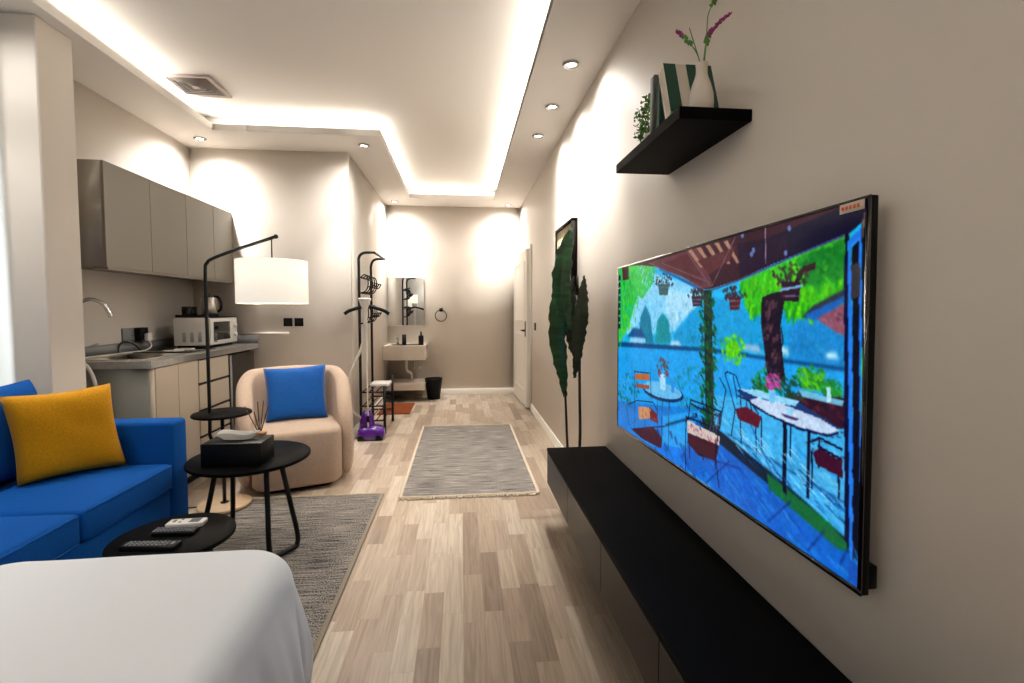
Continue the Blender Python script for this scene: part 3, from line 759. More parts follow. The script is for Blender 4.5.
# remotes on the small table
def remote(x, y, ang, L, W, H_, lab, body, keys, screen=None, taper=0):
    r = thing('remote_control', lab, 'remote control', (x, y, .381))
    a = R(ang)
    def tf(bm):
        bmesh.ops.rotate(bm, verts=bm.verts, matrix=Matrix.Rotation(a, 3, 'Z')); bmesh.ops.translate(bm, verts=bm.verts, vec=(x, y, .381)); return bm
    bm = box(bmn(), -L/2, L/2, -W/2, W/2, 0, H_, .006, 3)
    for v in bm.verts: v.co.y *= 1+taper*(v.co.x/L)
    obj('case', tf(bm), body, r)
    bm = bmn()
    for i, j, w, h in keys: box(bm, i-w/2, i+w/2, j-h/2, j+h/2, H_-.001, H_+.0025, .001, 1)
    obj('buttons', tf(bm), 'key' if body != 'white_pl' else 'grey_pl', r)
    if screen: obj('display', tf(box(bmn(), *screen, H_-.001, H_+.001)), 'display_grey', r)
kk = [(-.075+.014*i, -.014+.014*j, .009, .007) for i in range(11) for j in range(3)]
remote(-1.165, 2.125, 2, .145, .055, .020, 'white air conditioner remote, farthest back of the three remotes', 'white_pl', [(-.045, 0, .012, .02), (-.02, .012, .01, .008), (-.02, -.012, .01, .008)], (.015, .055, -.018, .018))
remote(-1.165, 2.045, -2, .165, .05, .02, 'flat black keypad remote in the middle of the three remotes', 'black_pl', kk)
remote(-1.19, 1.925, -4, .21, .048, .022, 'longer black remote nearest the bed on the small table', 'black_pl', [(-.08+.016*i, -.013+.013*j, .010, .008) for i in range(10) for j in range(3)]+[(.085, 0, .012, .02)], taper=.25)

# ------------------------------------------------------------------ floor lamp with table disc
FL = thing('floor_lamp', 'black arched floor lamp with white drum shade and round tray table', 'floor lamp', (-1.545, 3.25, 0))
lx, ly = -1.545, 3.25
obj('base', lathe(bmn(), [(.15, .0005), (.155, .006), (.155, .02), (.15, .025)], (lx, ly, 0), 56), 'wood_base', FL)
obj('post', tube(lathe(bmn(), [(.025, .025), (.025, .03), (.012, .032)], (lx, ly, 0), 20), [(lx, ly, .03), (lx, ly, .60)], .011, 12), 'black_metal', FL)
obj('table_disc', lathe(bmn(), [(.168, .60), (.172, .604), (.172, .612), (.168, .616)], (lx, ly, 0), 56), 'black_wood', FL)
px_, py_ = lx-.073, ly-.005
obj('pole', T([(lx-.004, ly, .42), (lx-.04, ly, .425), (px_, py_, .46), (px_, py_, .56), (px_, py_, .9), (px_, py_, 1.3), (px_, py_, 1.53), (px_+.012, py_, 1.575), (px_+.05, py_, 1.605), (px_+.2, py_, 1.665), (-1.19, py_, 1.745)], .0105, 12, 5), 'black_metal', FL)
obj('arm_cap', ball(bmn(), (-1.185, py_, 1.747), .015), 'black_metal', FL)
sx_ = -1.212
obj('cord', T([(sx_, py_, 1.738), (sx_, py_, 1.56)], .004, 8), 'black_metal', FL)
bm = lathe(bmn(), [(.209, 1.318), (.211, 1.318), (.211, 1.592), (.209, 1.592), (.206, 1.592), (.206, 1.318)], (sx_, py_, 0), 64, cap=False)
so = obj('lamp_shade', bm, 'shade', FL)
bm = bmn()
for k in range(3):
    a = 2*PI*k/3; tube(bm, [(sx_, py_, 1.572), (sx_+.205*math.cos(a), py_+.205*math.sin(a), 1.585)], .002, 6)
tube(bm, [(sx_, py_, 1.56), (sx_, py_, 1.50)], .016, 12)
obj('spider', bm, 'black_metal', FL)
obj('bulb', ball(bmn(), (sx_, py_, 1.46), .032, (1, 1, 1.25), 16), 'led', FL)
FL.location.z = .012
l = bpy.data.lights.new('shade_lamp', 'POINT'); l.energy = 9; l.color = (1, .88, .72); l.shadow_soft_size = .04
o = bpy.data.objects.new('shade_lamp', l); o.location = (sx_, py_, 1.40); C.objects.link(o)
tag(obj('lamp_cable', T([(lx-.15, ly+.02, .006), (lx-.28, ly-.01, .005), (lx-.36, ly-.12, .005), (lx-.45, ly-.08, .005), (lx-.55, ly-.02, .005)], .004, 6, 6), 'black_pl'), 'thin black cable on the floor beside the lamp base', 'cable')

# ------------------------------------------------------------------ media console
MC = thing('media_console', 'long low black wall-mounted media console under the television', 'console', (.69, 1.5, .24))
CY0, CY1, CX, CZ0, CZ1 = -.05, 2.83, .508, .243, .456
obj('body', B(CX+.02, XR-.001, CY0, CY1, CZ0, CZ1-.021), 'black_wood', MC)
obj('top', B(CX, XR-.001, CY0-.003, CY1+.003, CZ1-.02, CZ1, .002, 1), 'console_top', MC)
ys = [CY0, .70, 1.22, 1.68, 2.16, CY1]
ys = [CY0, .62, 1.17, 1.70, 2.27, CY1]
for a, b in zip(ys, ys[1:]):
    obj('door', B(CX+.001, CX+.019, a+.002, b-.002, CZ0, CZ1-.024, .001, 1), 'console_door', MC)

# ------------------------------------------------------------------ tall potted leaf plant behind the console
PL = thing('potted_plant', 'tall artificial banana leaf plant behind the far end of console', 'plant', (.71, 2.98, 0))
obj('pot', lathe(bmn(), [(.055, .001), (.075, .01), (.088, .15), (.09, .16), (.083, .16), (.08, .145)], (.715, 2.99, 0), 28), 'pot', PL)
obj('soil', cyl(bmn(), (.715, 2.99), .08, .13, .146), 'soil', PL)
def leaf(bm, spine, widths, side, up=(0, -1, 0), fold=.25, ripple=.12, seed=0):
    S_ = smooth_path(spine, 8); n = len(S_); rnd = random.Random(seed); rows = []
    side = Vector(side)
    for i, p in enumerate(S_):
        t = i/(n-1); k = t*(len(widths)-1); a = int(min(k, len(widths)-2)); w = widths[a]+(widths[a+1]-widths[a])*(k-a)
        tan = (S_[min(i+1, n-1)]-S_[max(i-1, 0)]).normalized()
        sd = (side-tan*side.dot(tan)).normalized(); nr = sd.cross(tan).normalized()
        wj = w*(1+ripple*math.sin(i*1.7+seed)*.5)
        row = []
        for q in range(-5, 6):
            u = q/5; wl = wj*(1+ripple*(.6*math.sin(i*.9+seed*2+(3 if q < 0 else 0))))
            row.append(bm.verts.new(p+sd*u*wl+nr*(fold*abs(u)*w*.6+.006*math.sin(i*2.2)*abs(u))))
        rows.append(row)
    for A_, B_ in zip(rows, rows[1:]):
        for k in range(10): bm.faces.new((A_[k], A_[k+1], B_[k+1], B_[k]))
    return bm
def add_leaf(*a, m='leaf', **k):
    o = obj('leaf', leaf(bmn(), *a, **k), m, PL, ang=70); s_ = o.modifiers.new('s', 'SOLIDIFY'); s_.thickness = .003; return o
obj('stem', T([(.70, 3.0, .12), (.665, 2.97, .42), (.645, 2.95, .75), (.62, 2.95, 1.05), (.63, 2.95, 1.3)], .009, 8, 5, r2=.006), 'stem', PL)
obj('stem', T([(.72, 3.0, .12), (.745, 2.97, .42), (.738, 2.96, .85), (.735, 2.96, 1.2), (.72, 2.96, 1.5)], .011, 8, 5, r2=.007), 'stem', PL)
add_leaf([(.643, 2.945, .745), (.618, 2.93, .90), (.588, 2.93, 1.08), (.582, 2.93, 1.28), (.60, 2.94, 1.43), (.625, 2.95, 1.545)], [.012, .032, .052, .058, .048, .026, .004], (1, .25, 0), seed=1, fold=.35)
add_leaf([(.672, 2.94, 1.16), (.635, 2.93, 1.25), (.612, 2.93, 1.40), (.618, 2.93, 1.55), (.650, 2.95, 1.70), (.682, 2.96, 1.80)], [.018, .042, .056, .058, .050, .034, .004], (1, -.2, 0), seed=2, fold=.5)
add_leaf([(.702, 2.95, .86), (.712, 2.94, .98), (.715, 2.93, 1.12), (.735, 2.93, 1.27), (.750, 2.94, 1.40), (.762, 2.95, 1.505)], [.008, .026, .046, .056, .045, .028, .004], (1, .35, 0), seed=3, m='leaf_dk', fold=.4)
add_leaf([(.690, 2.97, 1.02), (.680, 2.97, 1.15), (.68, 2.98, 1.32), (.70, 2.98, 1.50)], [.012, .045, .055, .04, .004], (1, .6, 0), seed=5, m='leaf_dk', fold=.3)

# ------------------------------------------------------------------ framed picture
FP = thing('framed_picture', 'dark framed picture on the right wall behind the leaf plant', 'picture', (XR, 3.96, 1.7))
fy0, fy1, fz0, fz1 = 3.60, 4.25, 1.40, 1.985
bm = bmn()
for a in ((fy0, fy1, fz1-.022, fz1), (fy0, fy1, fz0, fz0+.022), (fy0, fy0+.022, fz0+.022, fz1-.022), (fy1-.022, fy1, fz0+.022, fz1-.022)): box(bm, XR-.045, XR-.001, *a)
obj('frame', bm, 'frame_dark', FP)
cv = obj('canvas', B(XR-.03, XR-.002, fy0+.022, fy1-.022, fz0+.022, fz1-.022), 'art_a', FP)
bm = prism(bmn(), [(fy0+.022, fz0+.03), (fy0+.11, fz0+.03), (fy0+.14, fz1-.2), (fy0+.09, fz1-.03), (fy0+.022, fz1-.03)], 'x', XR-.0325, XR-.0305)
obj('sage_shape', bm, 'art_c', cv)
bm = prism(bmn(), [(fy0+.20, fz0+.03), (fy0+.30, fz0+.03), (fy0+.27, fz0+.25), (fy0+.25, fz1-.12), (fy0+.17, fz1-.05), (fy0+.21, fz0+.3)], 'x', XR-.0335, XR-.0305)
obj('olive_shape', bm, 'art_b', cv)

# ------------------------------------------------------------------ wall shelf with books, vase, small plant
WZ = 1.9
ws = tag(obj('wall_shelf', B(.645, XR-.0005, 1.395, 1.985, 1.864, WZ, .0015, 1), 'black_wood'), 'black floating shelf high on the right wall above television', 'shelf')
def slab(bm, x0, x1, yb, zb, yt, zt, th):
    """upright slab leaning back: lower front edge at (yb,zb), upper front edge at (yt,zt)"""
    d = Vector((0, yt-yb, zt-zb)).normalized(); n = Vector((0, d.z, -d.y))
    a = [Vector((0, yb, zb)), Vector((0, yt, zt)), Vector((0, yt, zt))+n*th, Vector((0, yb, zb))+n*th]
    return prism(bm, [(q.y, q.z) for q in a], 'x', x0, x1)
bk = thing('striped_book', 'dark green and white striped book leaning on the wall shelf', 'book', (.73, 1.5, WZ))
by, bz, ty_, tz_ = 1.495, WZ+.024, 1.56, 2.105
dd = Vector((0, ty_-by, tz_-bz)); nn = Vector((0, dd.z, -dd.y)).normalized()
obj('pages', slab(bmn(), .666, .822, by+.003, bz-.001+.002, ty_-.0, tz_-.003, .036), 'page', bk)
cov = bmn()
slab(cov, .662, .827, by, bz, ty_, tz_, .004)
obj('cover', cov, 'book_white', bk)
cov = slab(bmn(), .662, .827, by+nn.y*.037, bz+nn.z*.037+.0, ty_+nn.y*.037, tz_+nn.z*.037, .004)
obj('back_cover', cov, 'book_white', bk)
def stripe(u0, u1, v0, v1, du):
    """green stripe on the cover, u across, v up (0..1), slanted by du"""
    bm = bmn(); P = []
    for u, v in ((u0+du*0, v0), (u1, v0), (u1+du, v1), (u0+du, v1)):
        u = min(max(u, 0), 1); q = Vector((.662+.165*u, by, bz))+dd*v-nn*.0008; P.append(q)
    a = [bm.verts.new(q) for q in P]; b = [bm.verts.new(q+nn*.0006) for q in P]
    bm.faces.new(a); bm.faces.new(b[::-1])
    for i in range(4): bm.faces.new((a[i], b[i], b[(i+1) % 4], a[(i+1) % 4]))
    bmesh.ops.recalc_face_normals(bm, faces=bm.faces); return bm
for a in ((.0, .25, 0, 1, 0.0), ):
    obj('green_stripe', stripe(*a), 'book_green', bk)
bm = stripe(.47, .76, .0, 1, 0); 
obj('green_stripe', bm, 'book_green', bk)
obj('green_stripe', stripe(.90, 1.0, 0, 1, 0), 'book_green', bk)
gb = thing('grey_book', 'grey green book standing upright behind the striped book', 'book', (.74, 1.63, WZ))
obj('pages', B(.668, .80, 1.632, 1.655, WZ+.003, 2.095), 'page', gb)
bm = box(bmn(), .662, .806, 1.626, 1.630, WZ+.001, 2.10); box(bm, .662, .806, 1.657, 1.661, WZ+.001, 2.10); box(bm, .660, .664, 1.626, 1.661, WZ+.001, 2.10)
obj('cover', bm, 'book_grey', gb)
db = thing('dark_book', 'thin dark green book between the striped and grey books', 'book', (.74, 1.6, WZ))
obj('cover', B(.667, .80, 1.598, 1.622, WZ+.001, 2.07, .001, 1), 'book_green', db)
vs = tag(obj('vase', lathe(bmn(), [(.031, 0), (.0355, .004), (.037, .03), (.0355, .055), (.028, .085), (.0198, .108), (.0168, .122), (.0170, .138), (.0188, .150), (.0172, .150), (.0145, .138), (.014, .122), (.024, .085), (.032, .05), (.028, .012)], (.737, 1.445, WZ+.0005), 40), 'ceramic'),
    'white ceramic bottle vase on the near end of wall shelf', 'vase')
def sprig(pts, f0, f1, lab, seed):
    s = thing('flower_sprig', lab, 'flower', pts[0], 'magenta flower sprigs in the white vase')
    obj('stem', T(pts, .0016, 6, 6), 'moss', s)
    P = smooth_path(pts, 14); rnd = random.Random(seed); bg, bp_ = bmn(), bmn()
    i0, i1 = int(len(P)*f0), int(len(P)*f1)
    for i in range(i0, len(P)):
        t = (i-i0)/(len(P)-i0)
        for k in range(3):
            a = rnd.uniform(0, 6.28); rr = .0065*(1-.65*t)
            q = P[i]+Vector((math.cos(a)*rr, math.sin(a)*rr, rnd.uniform(-.003, .003)))
            ball(bp_ if i >= i1 else bg, q, .0036*(1-.45*t), (1, 1, 1.3), 6)
    if bg.verts: obj('buds', bg, 'moss', s)
    else: bg.free()
    obj('blossoms', bp_, 'purple_fl', s)
vx, vy, vz = .737, 1.445, WZ+.10
sprig([(vx, vy, vz), (vx-.010, vy, 2.065), (vx-.030, vy, 2.10), (vx-.060, vy+.01, 2.138), (vx-.078, vy+.01, 2.15)], .55, .72, 'left-leaning bushy magenta flower sprig in the vase', 1)
sprig([(vx, vy, vz), (vx+.006, vy, 2.06), (vx+.012, vy, 2.11), (vx+.028, vy, 2.15), (vx+.062, vy, 2.185), (vx+.096, vy+.01, 2.213)], .42, .52, 'magenta flower sprig reaching right towards the wall from vase', 2)
sprig([(vx, vy, vz), (vx+.009, vy, 2.065), (vx+.020, vy+.012, 2.14), (vx+.024, vy+.012, 2.205), (vx+.042, vy+.012, 2.245), (vx+.065, vy+.012, 2.29)], .76, .84, 'tallest upright magenta flower sprig in the vase', 3)
sp = thing('bare_twig', 'thin bare twig between the flower sprigs in the vase', 'twig', (vx, vy, vz))
obj('stem', T([(vx, vy, vz), (vx-.008, vy, vz+.06), (vx-.022, vy, 2.10), (vx-.042, vy, 2.155)], .0014, 6, 5), 'moss', sp)
bp3 = thing('boxwood_plant', 'small bushy green artificial plant at the far end of shelf', 'plant', (.74, 1.79, WZ))
obj('pot', lathe(bmn(), [(.03, 0), (.034, .003), (.04, .06), (.037, .06), (.034, .05)], (.735, 1.80, WZ+.0005), 24), 'ceramic', bp3)
bm = bmn(); rnd = random.Random(5)
for k in range(620):
    th_ = rnd.uniform(0, 2*PI); ph_ = rnd.uniform(-.55, 1.57); rr = rnd.uniform(.6, 1)
    c = Vector((.735+.078*rr*math.cos(th_)*math.cos(ph_), 1.80+.085*rr*math.sin(th_)*math.cos(ph_), WZ+.105+.115*rr*math.sin(ph_)))
    a, b_, e_ = [Vector((rnd.gauss(0, 1), rnd.gauss(0, 1), rnd.gauss(0, 1))).normalized() for _ in range(3)]
    b_ = (b_-a*a.dot(b_)).normalized(); s_ = rnd.uniform(.007, .012); nn_ = a.cross(b_)*s_*.25
    q = [c-a*s_, c-b_*s_*.6+nn_, c+a*s_, c+b_*s_*.6+nn_]
    vs_ = [bm.verts.new(w) for w in q]; bm.faces.new((vs_[0], vs_[1], vs_[2])); bm.faces.new((vs_[0], vs_[2], vs_[3]))
fo = obj('foliage', bm, 'moss', bp3, flat=True); fo['kind'] = 'stuff'
bm = bmn()
for k in range(9):
    a = 2*PI*k/9; tube(bm, [(.735, 1.80, WZ+.04), (.735+.05*math.cos(a), 1.80+.055*math.sin(a), WZ+.13+.03*math.sin(k*2))], .002, 5)
obj('twigs', bm, 'stem', bp3)

# ------------------------------------------------------------------ hall tree (clothes and shoe rack)
HT = thing('coat_rack', 'tall black metal coat rack with shoe shelves beside the corridor wall', 'coat rack', (-.93, 5.3, 0))
xa, ya, yb_, xf = -1.045, 5.06, 5.72, -.80
top = 1.80
obj('post', T([(xa, ya, .0), (xa, ya, .9), (xa, ya, 1.70), (xa, ya, 1.80), (xa+.02, ya, 1.845), (xa+.06, ya, 1.865), (xa+.12, ya, 1.868)], .014, 10, 4), 'black_metal', HT)
obj('post', T([(xa, yb_, .0), (xa, yb_, .9), (xa, yb_, 1.70), (xa, yb_, 1.78), (xa+.02, yb_, 1.84), (xa+.06, yb_, 1.865), (xa+.12, yb_, 1.868)], .014, 10, 4), 'black_metal', HT)
obj('hanging_bar', T([(xa+.12, ya, 1.868), (xa+.15, ya+.01, 1.868), (xa+.155, ya+.04, 1.868), (xa+.155, yb_-.04, 1.868), (xa+.15, yb_-.01, 1.868), (xa+.12, yb_, 1.868)], .012, 10, 4), 'black_metal', HT)
for z in (1.62, 1.30):
    obj('cross_bar', T([(xa, ya, z), (xa, yb_, z)], .009, 8), 'black_metal', HT)
    obj('cross_bar', T([(xa, ya, z-.16), (xa, yb_, z-.16)], .009, 8), 'black_metal', HT)
    for k in range(5):
        y = ya+.08+k*.125
        bm = T([(xa, y, z+.0), (xa+.04, y, z+.03), (xa+.07, y, z+.0), (xa+.075, y, z-.08), (xa+.05, y, z-.14), (xa, y, z-.16)], .006, 8, 4)
        tube(bm, [(xa+.07, y, z-.10), (xa+.10, y, z-.09), (xa+.12, y, z-.06)], .006, 8, 4); ball(bm, (xa+.12, y, z-.055), .011)
        obj('hook', bm, 'black_metal', HT)
for x, y in ((xf, ya-.03), (xf, yb_-.12)):
    obj('front_post', tube(bmn(), [(x, y, 0), (x, y, .50 if y < 5.2 else .53)], .0145, 10), 'black_metal', HT)
for z in (.14, .29, .435):
    bm = bmn()
    tube(bm, [(xa, ya-.03, z), (xf, ya-.03, z)], .009, 8); tube(bm, [(xa, yb_-.12, z), (xf, yb_-.12, z)], .009, 8)
    for k in range(4):
        x = xa+.02+k*(xf-xa-.04)/3; tube(bm, [(x, ya-.03, z), (x, yb_-.12, z)], .006, 8)
    obj('shoe_shelf', bm, 'black_metal', HT)
tag(obj('white_board', B(-1.0, -.80, 5.33, 5.56, .447, .477, .004), 'white_pl'), 'white flat box lying on top of the black shoe shelves', 'box')

# ------------------------------------------------------------------ garment steamer
GS = thing('garment_steamer', 'purple garment steamer with white nozzle beside the coat rack', 'steamer', (-.92, 4.8, 0))
gx, gy = -.905, 4.86
bm = bmn(); rows = []
prof = [(.0, 0), (.02, .86), (.03, .98), (.07, 1.0), (.11, .96), (.135, .82), (.15, .55), (.157, .25), (.159, .02)]
for z, k in prof[1:]:
    rows.append([bm.verts.new((gx+.135*k*(abs(math.cos(a))**.75)*(1 if math.cos(a) > 0 else -1), gy+.11*k*(abs(math.sin(a))**.75)*(1 if math.sin(a) > 0 else -1), z-.019)) for a in [2*PI*i/40 for i in range(40)]])
for a, b in zip(rows, rows[1:]):
    for i in range(40): bm.faces.new((a[i], a[(i+1) % 40], b[(i+1) % 40], b[i]))
bm.faces.new(rows[0][::-1]); bm.faces.new(rows[-1])
obj('tank', bm, 'purple', GS)
bm = bmn(); rows = []
for z, w in ((.10, .085), (.16, .08), (.23, .065), (.275, .04), (.28, .005)):
    rows.append([bm.verts.new((gx-.045+w*.9*math.cos(2*PI*i/28), gy+.03+w*.8*math.sin(2*PI*i/28), z)) for i in range(28)])
for a, b in zip(rows, rows[1:]):
    for i in range(28): bm.faces.new((a[i], a[(i+1) % 28], b[(i+1) % 28], b[i]))
bm.faces.new(rows[0][::-1]); bm.faces.new(rows[-1])
obj('water_bottle', bm, 'purple', GS)
obj('foot', B(gx-.12, gx+.12, gy-.095, gy+.095, 0.0, .012, .004), 'black_pl', GS)
for sx in (-1, 1):
    bm = lathe(bmn(), [(.026, -.01), (.03, 0), (.026, .01)], (0, 0, 0), 20)
    bmesh.ops.rotate(bm, verts=bm.verts, matrix=Matrix.Rotation(R(90), 3, 'X')); bmesh.ops.translate(bm, verts=bm.verts, vec=(gx+sx*.085, gy-.105, .032))
    obj('wheel', bm, 'black_pl', GS)
obj('pole', T([(gx-.02, gy-.06, .02), (gx-.02, gy-.06, .65), (gx-.02, gy-.06, 1.22)], .008, 10), 'white_pl', GS)
obj('pole_clamp', cyl(bmn(), (gx-.02, gy-.06), .015, .18, .24, 16), 'black_pl', GS)
nz = 1.20
obj('nozzle', lathe(bmn(), [(.016, -.06), (.020, -.02), (.024, .05), (.028, .10), (.055, .17), (.062, .19), (.058, .198), (.02, .2)], (gx-.025, gy-.11, nz), 28, 1, .75), 'white_pl', GS)
obj('hanger', T([(gx-.225, gy-.075, 1.245), (gx-.18, gy-.07, 1.275), (gx-.09, gy-.065, 1.305), (gx-.02, gy-.06, 1.32), (gx+.06, gy-.065, 1.305), (gx+.15, gy-.07, 1.275), (gx+.195, gy-.075, 1.245)], .017, 10, 5), 'black_pl', GS)
obj('hose', T([(gx-.025, gy-.11, nz-.05), (gx-.03, gy-.11, 1.05), (gx-.07, gy-.11, .90), (gx-.14, gy-.11, .74), (gx-.19, gy-.10, .58), (gx-.20, gy-.08, .42), (gx-.17, gy-.04, .28), (gx-.10, gy+.02, .20), (gx-.06, gy+.03, .14)], .014, 12, 6), 'hose', GS)

